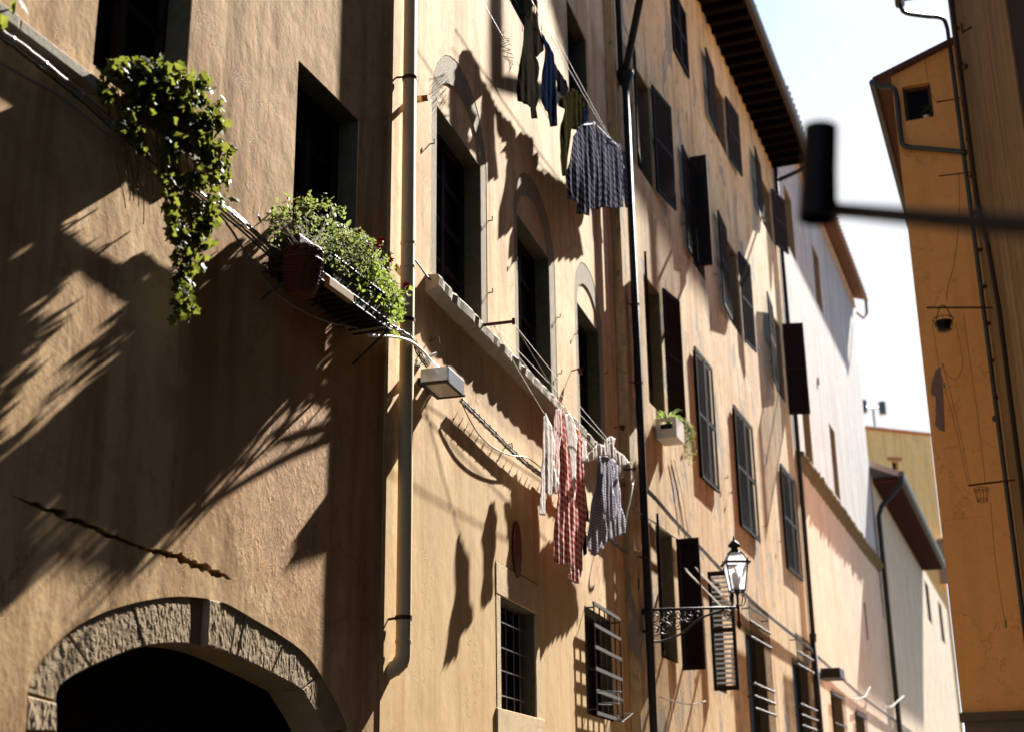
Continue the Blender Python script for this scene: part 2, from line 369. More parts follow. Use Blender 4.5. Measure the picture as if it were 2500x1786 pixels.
# ------------------------------------------------------------------ mesh helpers
def tag(o, label=None, cat=None, group=None, kind=None):
    if label: o['label'] = label
    if cat: o['category'] = cat
    if group: o['group'] = group
    if kind: o['kind'] = kind
    return o
def thing(name, loc, label, cat, group=None):
    o = bpy.data.objects.new(name, None); COL.objects.link(o)
    o.location = loc; o.empty_display_size = 0.2
    return tag(o, label, cat, group)
class MB:
    """collects world-space geometry, links it as ONE mesh object"""
    def __init__(s): s.v = []; s.f = []; s.uv = None
    def add(s, vs, fs):
        k = len(s.v); s.v += [Vector(x) for x in vs]; s.f += [tuple(i + k for i in f) for f in fs]; return s
    def hexa(s, c):      # 8 corners: bottom 4 then top 4
        return s.add(c, [(0, 3, 2, 1), (4, 5, 6, 7), (0, 1, 5, 4), (1, 2, 6, 5), (2, 3, 7, 6), (3, 0, 4, 7)])
    def box(s, fr, s0, s1, n0, n1, z0, z1):
        return s.hexa([fr.P(s0, n0, z0), fr.P(s1, n0, z0), fr.P(s1, n1, z0), fr.P(s0, n1, z0),
                       fr.P(s0, n0, z1), fr.P(s1, n0, z1), fr.P(s1, n1, z1), fr.P(s0, n1, z1)])
    def mbox(s, m, x0, x1, y0, y1, z0, z1):
        c = [(x0, y0, z0), (x1, y0, z0), (x1, y1, z0), (x0, y1, z0), (x0, y0, z1), (x1, y0, z1), (x1, y1, z1), (x0, y1, z1)]
        return s.hexa([m @ Vector(q) for q in c])
    def tube(s, pts, r, seg=8, cap=True, r1=None):
        pts = [Vector(p) for p in pts]
        if len(pts) < 2: return s
        vs = []; fs = []; N = len(pts)
        ref = None
        for i, p in enumerate(pts):
            d = (pts[min(i + 1, N - 1)] - pts[max(i - 1, 0)])
            if d.length < 1e-9: d = Vector((0, 0, 1))
            d.normalize()
            if ref is None: ref = d.orthogonal().normalized()
            ref = (ref - d * ref.dot(d))
            if ref.length < 1e-6: ref = d.orthogonal()
            ref.normalize(); b = d.cross(ref)
            rr = r if r1 is None else r + (r1 - r) * i / (N - 1)
            for k in range(seg):
                a = 2 * math.pi * k / seg
                vs.append(p + ref * (math.cos(a) * rr) + b * (math.sin(a) * rr))
        for i in range(N - 1):
            for k in range(seg):
                fs.append((i * seg + k, i * seg + (k + 1) % seg, (i + 1) * seg + (k + 1) % seg, (i + 1) * seg + k))
        if cap:
            fs.append(tuple(reversed(range(seg)))); fs.append(tuple((N - 1) * seg + k for k in range(seg)))
        return s.add(vs, fs)
    def lathe(s, o, prof, seg=16, axis=Vector((0, 0, 1))):
        o = Vector(o); x = axis.orthogonal().normalized(); y = axis.cross(x); vs = []; fs = []
        for (r, h) in prof:
            for k in range(seg):
                a = 2 * math.pi * k / seg
                vs.append(o + x * (r * math.cos(a)) + y * (r * math.sin(a)) + axis * h)
        for i in range(len(prof) - 1):
            for k in range(seg):
                fs.append((i * seg + k, i * seg + (k + 1) % seg, (i + 1) * seg + (k + 1) % seg, (i + 1) * seg + k))
        return s.add(vs, fs)
    def prism(s, poly, off):     # closed polygon of world points extruded by vector off
        N = len(poly); poly = [Vector(p) for p in poly]
        tri = geometry.tessellate_polygon([poly])
        vs = poly + [p + off for p in poly]
        fs = [tuple(t) for t in tri] + [tuple(i + N for i in reversed(t)) for t in tri]
        fs += [(i, (i + 1) % N, (i + 1) % N + N, i + N) for i in range(N)]
        return s.add(vs, fs)
    def build(s, name, mat, parent=None, smooth=False, origin=None, bevel=0.0):
        me = bpy.data.meshes.new(name)
        o0 = Vector(parent.matrix_world.translation) if (parent is not None and origin is None) else (Vector(origin) if origin is not None else None)
        if parent is not None:
            o0 = Vector((0, 0, 0)); q = parent
            while q is not None: o0 += Vector(q.location); q = q.parent
        elif o0 is None:
            if s.v: o0 = Vector((sum(v.x for v in s.v) / len(s.v), sum(v.y for v in s.v) / len(s.v), min(v.z for v in s.v)))
            else: o0 = Vector()
        me.from_pydata([tuple(v - o0) for v in s.v], [], s.f)
        me.update()
        if smooth:
            for p in me.polygons: p.use_smooth = True
        if s.uv:
            ul = me.uv_layers.new(name='uv')
            for lp in me.loops: ul.data[lp.index].uv = s.uv[lp.vertex_index]
        o = bpy.data.objects.new(name, me); COL.objects.link(o)
        me.materials.append(mat)
        if parent is not None: o.parent = parent
        else: o.location = o0
        if bevel:
            b = o.modifiers.new('bevel', 'BEVEL'); b.width = bevel; b.segments = 2; b.limit_method = 'ANGLE'
        return o

def rect(s0, s1, z0, z1): return [(s0, z0), (s1, z0), (s1, z1), (s0, z1)]
def arch(s0, s1, z0, zs, rise, k=14):      # rectangle with a curved head springing at zs
    pts = [(s0, z0), (s1, z0)]
    for i in range(k + 1):
        a = math.pi * i / k
        pts.append(((s0 + s1) / 2 + (s1 - s0) / 2 * math.cos(a), zs + rise * math.sin(a)))
    return pts
def wall(fr, outline, holes, depth=0.35, n=0.0):
    """front face with holes and their reveals; holes: polygon or (polygon, depth)"""
    mb = MB()
    loops = [outline] + [h[0] if isinstance(h, tuple) else h for h in holes]
    loops3 = [[Vector((a, z, 0)) for a, z in lp] for lp in loops]
    tri = geometry.tessellate_polygon(loops3)
    flat = [p for lp in loops3 for p in lp]
    mb.add([fr.P(p.x, n, p.y) for p in flat], [tuple(t) for t in tri])
    for h in holes:
        poly, dp = h if isinstance(h, tuple) else (h, depth)
        N = len(poly)
        vs = [fr.P(a, n, z) for a, z in poly] + [fr.P(a, n - dp, z) for a, z in poly]
        mb.add(vs, [(i, (i + 1) % N, (i + 1) % N + N, i + N) for i in range(N)])
    return mb
def ring(fr, outer, inner, n0, n1):
    """band between two open outlines with the same number of points"""
    mb = MB(); N = len(outer)
    vs = [fr.P(a, n1, z) for a, z in outer] + [fr.P(a, n1, z) for a, z in inner] + [fr.P(a, n0, z) for a, z in outer] + [fr.P(a, n0, z) for a, z in inner]
    fs = []
    for i in range(N - 1):
        fs += [(i, i + 1, N + i + 1, N + i), (2 * N + i, 2 * N + i + 1, i + 1, i), (N + i, N + i + 1, 3 * N + i + 1, 3 * N + i)]
    fs += [(0, N, 3 * N, 2 * N), (N - 1, 2 * N - 1, 4 * N - 1, 3 * N - 1)]
    return mb.add(vs, fs)

def window(fr, par, s0, s1, z0, z1, depth=0.3, muntins=(1, 2), mat=None, pane=True):
    """timber casement set back in its opening, with dark glass"""
    mb = MB(); w = 0.055; d0, d1 = -depth - 0.02, -depth + 0.04
    mb.box(fr, s0, s0 + w, d0, d1, z0, z1); mb.box(fr, s1 - w, s1, d0, d1, z0, z1)
    mb.box(fr, s0 + w, s1 - w, d0, d1, z0, z0 + w); mb.box(fr, s0 + w, s1 - w, d0, d1, z1 - w, z1)
    for i in range(muntins[0]):
        c = s0 + (s1 - s0) * (i + 1) / (muntins[0] + 1); mb.box(fr, c - 0.035, c + 0.035, d0, d1 + 0.004, z0 + w, z1 - w)
    for i in range(muntins[1]):
        c = z0 + (z1 - z0) * (i + 1) / (muntins[1] + 1); mb.box(fr, s0 + w, s1 - w, d0 + .01, d1 - 0.01, c - 0.02, c + 0.02)
    o = mb.build('window', mat or M_FRAME, par)
    g = MB().box(fr, s0 + 0.01, s1 - 0.01, -depth - 0.05, -depth - 0.022, z0 + 0.01, z1 - 0.01)
    g.build('pane', M_PANE, o)
    return o

def shutter(fr, par, hs, n, z0, z1, w, rot, mat=None, pitch=0.058, tilt=1, dep=None, rise=None):
    """louvred shutter leaf hinged at s=hs; rot 0 points along +s, 180 along -s, 90 straight out"""
    m = fr.M(hs, n, z0, rot); h = z1 - z0; mb = MB(); st = 0.065; t = 0.02
    mb.mbox(m, 0, st, -t, t, 0, h); mb.mbox(m, w - st, w, -t, t, 0, h)
    rails = [0, h * 0.48, h - 0.085]
    for r_ in rails: mb.mbox(m, st, w - st, -t + .001, t - .001, r_, r_ + 0.085)
    outs = -1 if rot < 91 else 1            # which local side faces the street
    for a, b in ((rails[0] + 0.085, rails[1]), (rails[1] + 0.085, rails[2])):
        k = max(1, int((b - a) / pitch)); step = (b - a) / k
        for i in range(k):
            c = a + step * (i + 0.5)
            yo, yi = outs * 0.024, -outs * 0.018
            hz_ = (0.026 if tilt > 0 else 0.017) * tilt
            if dep: yo, yi, hz_ = outs * dep, -outs * dep, rise
            q = [(st - .004, yo, c - hz_), (w - st + .004, yo, c - hz_), (w - st + .004, yi, c + hz_), (st - .004, yi, c + hz_)]
            q2 = [(x, y, z + 0.009) for x, y, z in q]
            mb.hexa([m @ Vector(v) for v in q + q2])
    return mb.build('shutter', mat or M_SHUT, par)

def reveal(fr, par, s0, s1, z0, z1, depth=0.23, mat=None):
    """dark painted stone lining of a window opening"""
    mb = MB(); e = .012
    mb.box(fr, s0 + .001, s0 + e, -depth, -.012, z0 + .001, z1 - .001); mb.box(fr, s1 - e, s1 - .001, -depth, -.012, z0 + .001, z1 - .001)
    mb.box(fr, s0 + e, s1 - e, -depth, -.012, z1 - e, z1 - .001)
    return mb.build('window_reveal', mat or M_REVEAL, par)

def grille(fr, par, s0, s1, z0, z1, n, nv, nh, r=0.012, rh=0.02, mat=None):
    mb = MB()
    for i in range(nv):
        c = s0 + (s1 - s0) * i / (nv - 1); mb.tube([fr.P(c, n, z0), fr.P(c, n, z1)], r, 6)
    for i in range(nh):
        c = z0 + (z1 - z0) * (i + 0.1) / (nh - 0.8); mb.box(fr, s0 - 0.03, s1 + 0.03, n - 0.012, n + 0.012, c - rh, c + rh)
    for a in (s0, s1):
        for z in (z0 + 0.08, z1 - 0.08): mb.tube([fr.P(a, n, z), fr.P(a, -0.1, z)], r, 6)
    return mb.build('window_grille', mat or M_DARK, par)

def swag(a, b, sag, k=12):
    a = Vector(a); b = Vector(b)
    return [a.lerp(b, i / k) - Vector((0, 0, sag * 4 * (i / k) * (1 - i / k))) for i in range(k + 1)]
def smooth_path(pts, k=6):
    pts = [Vector(p) for p in pts]; out = []
    for i in range(len(pts) - 1):
        p0 = pts[max(i - 1, 0)]; p1 = pts[i]; p2 = pts[i + 1]; p3 = pts[min(i + 2, len(pts) - 1)]
        for j in range(k):
            t = j / k
            out.append(0.5 * ((2 * p1) + (p2 - p0) * t + (2 * p0 - 5 * p1 + 4 * p2 - p3) * t * t + (3 * p1 - p0 - 3 * p2 + p3) * t ** 3))
    out.append(pts[-1]); return out

exec_order = 'structure first'
# ================================================================== SETTING
g = MB(); g.add([(-400, -400, 0), (400, -400, 0), (400, 900, 0), (-400, 900, 0)], [(0, 1, 2, 3)])
tag(g.build('ground', M_GROUND), kind='structure')
g = MB(); g.add([(-6, 13, 0.004), (1.2, 13, 0.004), (0.6, 120, 0.004), (-6.6, 120, 0.004)], [(0, 1, 2, 3)])
tag(g.build('pavement', simple('pale_bounce_flagstones', (0.20, 0.17, 0.135), 0.8, scale=3, bump=0.8, bd=0.01)), kind='structure')  # unseen far paving, made paler to bounce more light onto the houses
g = MB(); g.add([(-6, -20, 0.004), (1.6, -20, 0.004), (1.2, 12.99, 0.004), (-6, 12.99, 0.004)], [(0, 1, 2, 3)])
tag(g.build('street', simple('street_flagstones', (0.018, 0.015, 0.012), 0.8, scale=3, bump=0.8, bd=0.01)), kind='structure')  # unseen near paving, kept dark to cut the bounced light

# ================================================================== BUILDING A: the near house on the left
bA = thing('corner_house', A.P(4, -3, 0), 'near ochre stucco house on the left with a round stone doorway', 'building')
out_px = [(62, 1786), (68, 1700), (72, 1667), (110, 1600), (200, 1520), (310, 1475), (430, 1455), (530, 1465), (600, 1498), (732, 1582), (790, 1655), (834, 1732), (852, 1779)]
in_px = [(140, 1786), (141, 1720), (143, 1683), (180, 1650), (260, 1612), (345, 1580), (430, 1570), (520, 1580), (600, 1610), (732, 1677), (748, 1696), (785, 1757), (800, 1790)]
o_sz = [A.SZ(*p) for p in out_px]; i_sz = [A.SZ(*p) for p in in_px]
def resample(poly, N):
    L = [0]
    for i in range(1, len(poly)): L.append(L[-1] + math.dist(poly[i], poly[i - 1]))
    out = []
    for k in range(N):
        d = L[-1] * k / (N - 1); i = 1
        while i < len(poly) - 1 and L[i] < d: i += 1
        f = (d - L[i - 1]) / (L[i] - L[i - 1]); out.append((poly[i - 1][0] + (poly[i][0] - poly[i - 1][0]) * f, poly[i - 1][1] + (poly[i][1] - poly[i - 1][1]) * f))
    return out
def smooth2(poly): return [(q.x, q.y) for q in smooth_path([Vector((a, b, 0)) for a, b in poly], 6)]
o_sz = resample(smooth2(o_sz), 61); i_sz = resample(smooth2(i_sz), 61)
door_hole = [(o_sz[0][0], 0.02)] + o_sz + [(o_sz[-1][0] + 0.03, 1.7), (o_sz[-1][0] + .05, 0.02)]
# ragged fissure across the plaster
random.seed(11)
ck = [(28, 1210), (60, 1222), (105, 1240), (175, 1265), (230, 1290), (300, 1318), (360, 1342), (400, 1350), (450, 1366), (500, 1385), (540, 1402), (568, 1414)]
wd = [0.002, .02, .045, .062, .045, .03, .034, .045, .075, .085, .065, .003]
cu = []; cl = []
for i in range(len(ck) - 1):
    (u0, v0), (u1, v1) = ck[i], ck[i + 1]
    for j in range(14):
        f = j / 14; u = u0 + (u1 - u0) * f; v = v0 + (v1 - v0) * f; w = wd[i] + (wd[i + 1] - wd[i]) * f
        s_, z_ = A.SZ(u, v); nz1 = noise.noise(Vector((s_ * 14, 1.3, 0))) + .6 * noise.noise(Vector((s_ * 45, 5, 0))); nz2 = noise.noise(Vector((s_ * 14, 7.3, 2))) + .6 * noise.noise(Vector((s_ * 45, 9, 4))); cu.append((s_, z_ + w * max(.06, .42 + .45 * nz1))); cl.append((s_, z_ - w * max(.06, .36 + .45 * nz2)))
cu.append(A.SZ(568, 1414)); crack_hole = cu + cl[::-1][:-1]
wA = wall(A, [(-14, 0), (AEND, 0), (AEND, 16.4), (-14, 16.4)],
          [rect(6.36, 7.38, 6.25, 8.75), rect(8.93, 10.05, 6.22, 7.70), (door_hole, 0.07), (crack_hole, 0.14), rect(2.6, 3.7, 6.25, 8.75)], 0.22)
wA.add([A.P(s_, -0.14, z_) for s_, z_ in [(5.9, 3.15), (8.6, 3.15), (8.6, 3.6), (5.9, 3.6)]], [(0, 1, 2, 3)])
wA.box(A, -14, AEND + .0, -9, -0.62, 9.2, 16.38)
wA.box(A, -14, AEND, -9, -8.9, 0, 9.2); wA.box(A, -14, -13.9, -8.9, -0.01, 0, 9.2)
wA.build('wall', M_A, bA)
# door behind its stone ring
mb = MB()
cuts = [0, .045, .155, .30, .445, .485, .520, .575, .60, .73, .86, 1.0]
nn = [-.004, -.012, -.014, -.011, -.040, .012, -.010, -.014, -.012, -.013, -.012]
ringo = bpy.data.objects
def interp(poly, t):
    x = t * (len(poly) - 1); i = min(int(x), len(poly) - 2); f = x - i
    return (poly[i][0] + (poly[i + 1][0] - poly[i][0]) * f, poly[i][1] + (poly[i + 1][1] - poly[i][1]) * f)
for k in range(len(cuts) - 1):
    t0, t1 = cuts[k] + .0012, cuts[k + 1] - .0012; M_ = 8
    oo = [interp(o_sz, t0 + (t1 - t0) * j / M_) for j in range(M_ + 1)]
    ii = [interp(i_sz, t0 + (t1 - t0) * j / M_) for j in range(M_ + 1)]
    r_ = ring(A, oo, ii, -0.30, nn[k] - .004); mb.add(r_.v, r_.f)
    Lb = math.dist(interp(o_sz, t0), interp(o_sz, t1)); NU = max(4, int(Lb / .011)); NV = 26; vs = []; fs = []
    for a_ in range(NU + 1):
        t = t0 + (t1 - t0) * a_ / NU; O = interp(o_sz, t); I = interp(i_sz, t)
        for b_ in range(NV + 1):
            f = b_ / NV; x_ = O[0] + (I[0] - O[0]) * f; z_ = O[1] + (I[1] - O[1]) * f
            edge = min(a_, NU - a_, b_, NV - b_)
            dn = .0028 * noise.noise(Vector((x_ * 22, z_ * 9, k * 3.3))) + .0030 * noise.noise(Vector((x_ * 60, z_ * 24, k))) + .0015 * noise.noise(Vector((x_ * 140, z_ * 90, k)))
            vs.append(A.P(x_, nn[k] + (dn + .003 if edge > 0 else -.008), z_))
    for a_ in range(NU):
        for b_ in range(NV):
            i0 = a_ * (NV + 1) + b_; fs.append((i0, i0 + 1, i0 + NV + 2, i0 + NV + 1))
    mb.add(vs, fs)
for (a, b) in ((o_sz[0][0], i_sz[0][0]), (i_sz[-1][0], o_sz[-1][0] + .02)):
    mb.box(A, min(a, b), max(a, b), -0.30, -0.012, 0.02, min(o_sz[0][1], i_sz[-1][1]) - .01)
ob = mb.build('door_surround', M_VOUS, bA)
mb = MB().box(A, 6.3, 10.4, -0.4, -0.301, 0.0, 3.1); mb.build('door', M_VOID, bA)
for (a, b, z0, z1) in ((6.36, 7.38, 6.25, 8.75), (8.93, 10.05, 6.22, 7.70), (2.6, 3.7, 6.25, 8.75)):
    window(A, bA, a, b, z0, z1, 0.235, (1, 2), M_WOODD); reveal(A, bA, a, b, z0, z1, .21)
# stone string course under the first windows, worn and cracked into lengths
mb = MB()
x = -13.0
while x < 7.5:
    L = random.uniform(.7, 1.1); e = min(x + L, 7.62)
    mb.box(A, x, e - .006, -.02, 0.07 + random.uniform(-.006, .006), 6.05, 6.13 + random.uniform(-.006, .006)); x = e
mb.build('string_course', M_LEDGE, bA, bevel=0.008)
mb = MB().box(A, 8.9, 10.1, -.2, 0.02, 6.16, 6.22); mb.build('window_sill', M_LEDGE, bA, bevel=0.008)
mb = MB()
for i in range(60):                                    # roof edge high above, out of the picture
    mb.box(A, -14 + i * .41, -14 + i * .41 + .12, 0, .7, 16.25, 16.4)
mb.box(A, -14, AEND, -9, .75, 16.42, 16.55)
mb.build('roof', M_TILE, bA)

# ================================================================== BUILDING B: pale house with arched windows
bB = thing('arched_window_house', B.P(5, -3, 0), 'sunlit pale ochre house with three arched stone windows above a long sill', 'building')
arches = [(1.35, 2.86, 6.9, 8.87, 1.17, 3.08, 9.77), (4.37, 5.90, 6.9, 8.92, 4.20, 6.20, 9.78), (7.49, 8.87, 7.0, 8.88, 7.30, 9.10, 9.72)]
holes = []
for (a, b, z0, z1, oa, ob_, zt) in arches:
    k = 16; o = [(oa, z0), (ob_, z0)] + [((oa + ob_) / 2 + (ob_ - oa) / 2 * math.cos(math.pi * i / k), z1 + (zt - z1) * math.sin(math.pi * i / k)) for i in range(k + 1)]
    holes.append((o, 0.06))
holes += [rect(4.15, 5.6, 11.9, 13.95), rect(7.35, 8.66, 11.9, 13.95), (rect(3.28, 5.04, 2.3, 4.36), 0.03), rect(7.35, 9.0, 3.02, 4.45), rect(1.0, 2.4, 11.9, 13.95)]
wB = wall(B, [(0, 0), (BEND, 0), (BEND, 18.4), (0, 18.4)], holes, 0.25)
# tympana: plaster panels recessed inside the stone arches
for (a, b, z0, z1, oa, ob_, zt) in arches:
    k = 14; pts = [(a, z1)] + [((a + b) / 2 - (b - a) / 2 * math.cos(math.pi * i / k), z1 + .01 + (zt - .36 - z1) * math.sin(math.pi * i / k)) for i in range(k + 1)] + [(b, z1)]
    wB.prism([B.P(s_, -0.055, z_) for s_, z_ in pts[1:-1]], B.n * 0.035)
wB.box(B, 0.0, BEND, -9, -0.62, 9.9, 18.38); wB.box(B, 0, BEND, -9, -8.9, 0, 9.9); wB.box(B, 0, .02, -8.9, -0.005, 0, 9.9)
wB.add([B.P(0, 0, 0), B.P(0, -.6, 0), B.P(0, -.6, 18.4), B.P(0, 0, 18.4)], [(0, 1, 2, 3)])
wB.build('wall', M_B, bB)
for (a, b, z0, z1, oa, ob_, zt) in arches:
    k = 20
    o = [(oa, z0)] + [((oa + ob_) / 2 - (ob_ - oa) / 2 * math.cos(math.pi * i / k), z1 + (zt - z1) * math.sin(math.pi * i / k)) for i in range(k + 1)] + [(ob_, z0)]
    i_ = [(a, z0)] + [((a + b) / 2 - (b - a) / 2 * math.cos(math.pi * i / k), z1 + (zt - .36 - z1) * math.sin(math.pi * i / k)) for i in range(k + 1)] + [(b, z0)]
    w_ = window(B, bB, a, b, z0, z1, 0.24, (1, 3), M_WOODD)
    reveal(B, bB, a, b, z0, z1 + .02, .22)
    rg = ring(B, o, i_, -0.28, -0.004)
    rg.build('stone_surround', M_STONE, bB, bevel=.006)
for (a, b) in ((4.15, 5.6), (7.35, 8.66), (1.0, 2.4)):
    reveal(B, bB, a, b, 11.9, 13.95, .21); window(B, bB, a, b, 11.9, 13.95, 0.24, (1, 2), simple('green_window_timber', (0.02, 0.035, 0.03), .6))
# long stone sill, chipped front edge
random.seed(5)
mb = MB(); N = 90
top = []; vs = []; fs = []
for i in range(N + 1):
    s_ = 1.02 + (9.75 - 1.02) * i / N
    d = 0.15 + random.uniform(-.008, .006) - (0.03 if random.random() < .08 else 0); zt = 6.80 + .012 * i / N + .08 * i / N + random.uniform(-.006, .006)
    vs += [B.P(s_, -.02, zt + .01), B.P(s_, d - .02, zt), B.P(s_, d, zt - .03), B.P(s_, d - .01, zt - .12), B.P(s_, .03, zt - .17), B.P(s_, -.02, zt - .17)]
for i in range(N):
    for k in range(5): fs.append((i * 6 + k, i * 6 + k + 1, (i + 1) * 6 + k + 1, (i + 1) * 6 + k))
fs += [(5, 4, 3, 2, 1, 0), tuple(N * 6 + k for k in range(6))]
mb.add(vs, fs).build('window_sill', M_LEDGE, bB)
# ground floor windows
mb = MB(); mb.box(B, 3.29, 3.45, -.25, .006, 2.31, 4.0); mb.box(B, 4.85, 5.03, -.25, .006, 2.31, 4.0); mb.box(B, 3.29, 5.03, -.25, .010, 4.003, 4.35); mb.box(B, 3.25, 5.12, -.25, .025, 2.5, 2.8)
mb.build('stone_surround', M_OCHST, bB, bevel=.008)
reveal(B, bB, 3.45, 4.85, 2.8, 4.0, .22); reveal(B, bB, 7.35, 9.0, 3.02, 4.45, .2)
window(B, bB, 3.45, 4.85, 2.8, 4.0, 0.24, (0, 0), M_WOODD)
mb = MB()
for s_ in (3.75, 4.05, 4.35, 4.6): mb.tube([B.P(s_, -.12, 2.8), B.P(s_, -.12, 4.0)], .008, 6)
for z_ in (2.98, 3.25, 3.5, 3.78): mb.tube([B.P(3.45, -.12, z_), B.P(4.85, -.12, z_)], .008, 6)
mb.build('window_grille', M_STEEL, bB)
window(B, bB, 7.35, 9.0, 3.02, 4.45, 0.22, (1, 1), M_WOODD)
grille(B, bB, 7.38, 8.98, 3.0, 4.5, .13, 6, 6, .012, .024, simple('grey_iron', (0.05, 0.045, 0.042), .7))
# red oval plaque
pts = [B.P(4.09 + .17 * math.cos(a), 0.004, 4.62 + .33 * math.sin(a)) for a in [2 * math.pi * i / 24 for i in range(24)]]
MB().prism(pts, B.n * .02).build('oval_plaque', M_SIGN, bB)
# small stone shutter pintles and stubs
for s_, z_ in ((1.12, 8.3), (3.13, 8.3), (4.15, 8.2), (6.25, 8.2), (7.25, 8.3), (9.15, 8.3), (3.12, 7.4), (6.25, 7.4)):
    MB().tube([B.P(s_, 0, z_), B.P(s_, .05, z_), B.P(s_, .05, z_ + .05)], .008, 5).build('shutter_pintle', M_RUST, bB)
mb = MB()
for i in range(22): mb.box(B, .1 + i * .42, .22 + i * .42, 0, .55, 18.2, 18.35)
mb.box(B, 0, BEND, -9, .6, 18.4, 18.52)
mb.build('roof', M_TILE, bB)
# cream downpipe with its straps, collars and elbow
pc = 0.25; pn = 0.105; pr = 0.066
topz = 14.0; kz = B.SZ(966, 1625, pn)[1]
path = [B.P(pc, pn, topz), B.P(pc, pn, kz + .12)]
for i in range(1, 8):
    a = i / 7 * R(62); path.append(B.P(pc - .005 - .06 * (1 - math.cos(a)), pn - .13 * (1 - math.cos(a)), kz + .12 - .14 * math.sin(a)))
e = path[-1]; path.append(e + (B.n * -.10 + B.t * -.03 + Vector((0, 0, -.065)))); path.append(path[-1] + Vector((0, 0, -.07)) + B.n * -.02)
dp = MB().tube(path, pr, 20).build('downpipe', M_PIPE, bB, smooth=True)
for v in (572, 632, 1562):
    z_ = B.SZ(975, v, pn)[1]; MB().tube([B.P(pc, pn, z_ - .012), B.P(pc, pn, z_ + .012)], pr + .006, 20).build('collar', M_PIPE, dp)
for a_, b_ in ((path[4], path[5]), (path[-4], path[-3])): MB().tube([a_, b_], pr + .005, 20).build('collar', M_PIPE, dp)
for v in (165, 770, 1505):
    z_ = B.SZ(980, v, pn)[1]
    mb = MB().tube([B.P(pc, pn, z_ - .018), B.P(pc, pn, z_ + .018)], pr + .009, 20)
    mb.tube([B.P(pc - .05, pn, z_), B.P(pc - .10, 0.0, z_ - .02)], .011, 6)
    mb.build('bracket', M_RUST, dp)
# ================================================================== BUILDING C: the tall house with louvred shutters
CEND = 17.15; DEND = 36.6; EEND = 78.0
bC = thing('shuttered_house', C.P(8, -3, 0), 'tall worn yellow house with rows of louvred shutters and broad tiled eaves', 'building')
op = [(4.7, 6.0, 17.25, 18.9), (8.78, 10.05, 17.25, 18.85), (14.65, 16.25, 17.4, 18.95), (1.3, 2.4, 12.95, 15.1), (5.48, 6.6, 12.65, 14.85), (9.0, 10.35, 12.6, 14.75), (14.85, 16.2, 12.6, 14.85),
      (1.36, 2.46, 8.5, 10.88), (4.95, 6.4, 8.0, 10.6), (8.55, 10.5, 7.75, 10.4), (14.25, 16.4, 7.75, 10.4), (1.38, 2.5, 4.2, 6.38), (5.12, 6.25, 4.0, 6.1), (8.35, 10.5, 2.4, 5.56), (13.95, 16.3, 2.4, 5.5)]
wC = wall(C, [(0, 0), (CEND, 0), (CEND, 20.3), (0, 20.3)], [rect(*o) for o in op], 0.24)
wC.box(C, 0, CEND, -10, -.62, 19.0, 20.28); wC.box(C, 0, CEND, -10, -9.9, 0, 19.0)
wC.add([C.P(0, 0, 0), C.P(0, -1.2, 0), C.P(0, -1.2, 20.3), C.P(0, 0, 20.3)], [(0, 1, 2, 3)])
wC.build('wall', M_C, bC)
for i, o in enumerate(op): reveal(C, bC, *o, .2, MATS.get('reveal_c') or M_REVEALC); window(C, bC, *o, 0.235, (1, 2), M_FRAME if i in (3, 4, 7, 11) else M_WOODD)
SH = lambda hs, n, z0, z1, w, rot, m=None, t=1: shutter(C, bC, hs, n, z0, z1, w, rot, m, tilt=t)
# top row
SH(4.7, .03, 17.25, 18.9, .64, 0); SH(6.0, .035, 17.25, 18.9, .64, 180)
SH(8.74, .06, 17.2, 18.95, 1.1, 177, None, -1); SH(10.1, .06, 17.2, 18.95, 1.1, 4, None, -1)
SH(14.6, .06, 17.35, 19.1, 1.25, 176, None, -1); SH(16.3, .06, 17.4, 19.15, .95, 12, None, -1)
# second row
SH(1.26, .06, 12.95, 15.2, .62, 168, None, -1); SH(2.44, .06, 12.95, 15.2, 1.02, 6, None, -1)
SH(5.38, .06, 12.65, 14.95, .75, 177, None, -1); shutter(C, bC, 5.34, .08, 12.5, 15.0, .36, 88, M_SHUT, pitch=.040)
SH(8.95, .06, 12.55, 14.85, 1.12, 177, None, -1); SH(10.4, .06, 12.55, 14.85, 1.0, 4, None, -1)
SH(14.8, .06, 12.55, 14.95, 1.2, 176, None, -1); shutter(C, bC, 16.25, .06, 12.3, 14.95, .58, 74, M_SHUT2, pitch=.040)
# third row
SH(1.3, .06, 8.5, 11.0, .62, 165, M_SHUT2, -1); SH(2.5, .06, 8.5, 11.0, .78, 8, M_SHUT2, -1)
SH(4.93, .05, 7.98, 10.65, .74, 0); SH(6.43, .052, 7.98, 10.65, .74, 180)
SH(8.53, .05, 7.72, 10.45, 1.0, 0); SH(10.55, .052, 7.72, 10.45, 1.0, 180)
SH(14.22, .05, 7.72, 10.45, 1.09, 0); SH(16.43, .052, 7.72, 10.45, 1.09, 180)
# bottom row: leaves thrown open
SH(1.34, .06, 4.2, 6.42, .6, 166, M_SHUT2, -1); shutter(C, bC, 2.62, .04, 4.1, 6.35, .40, 88, M_SHUT2, pitch=.040)
shutter(C, bC, 4.96, .04, 3.95, 6.15, .47, 88, M_SHUT, pitch=.082, dep=.034, rise=.021)
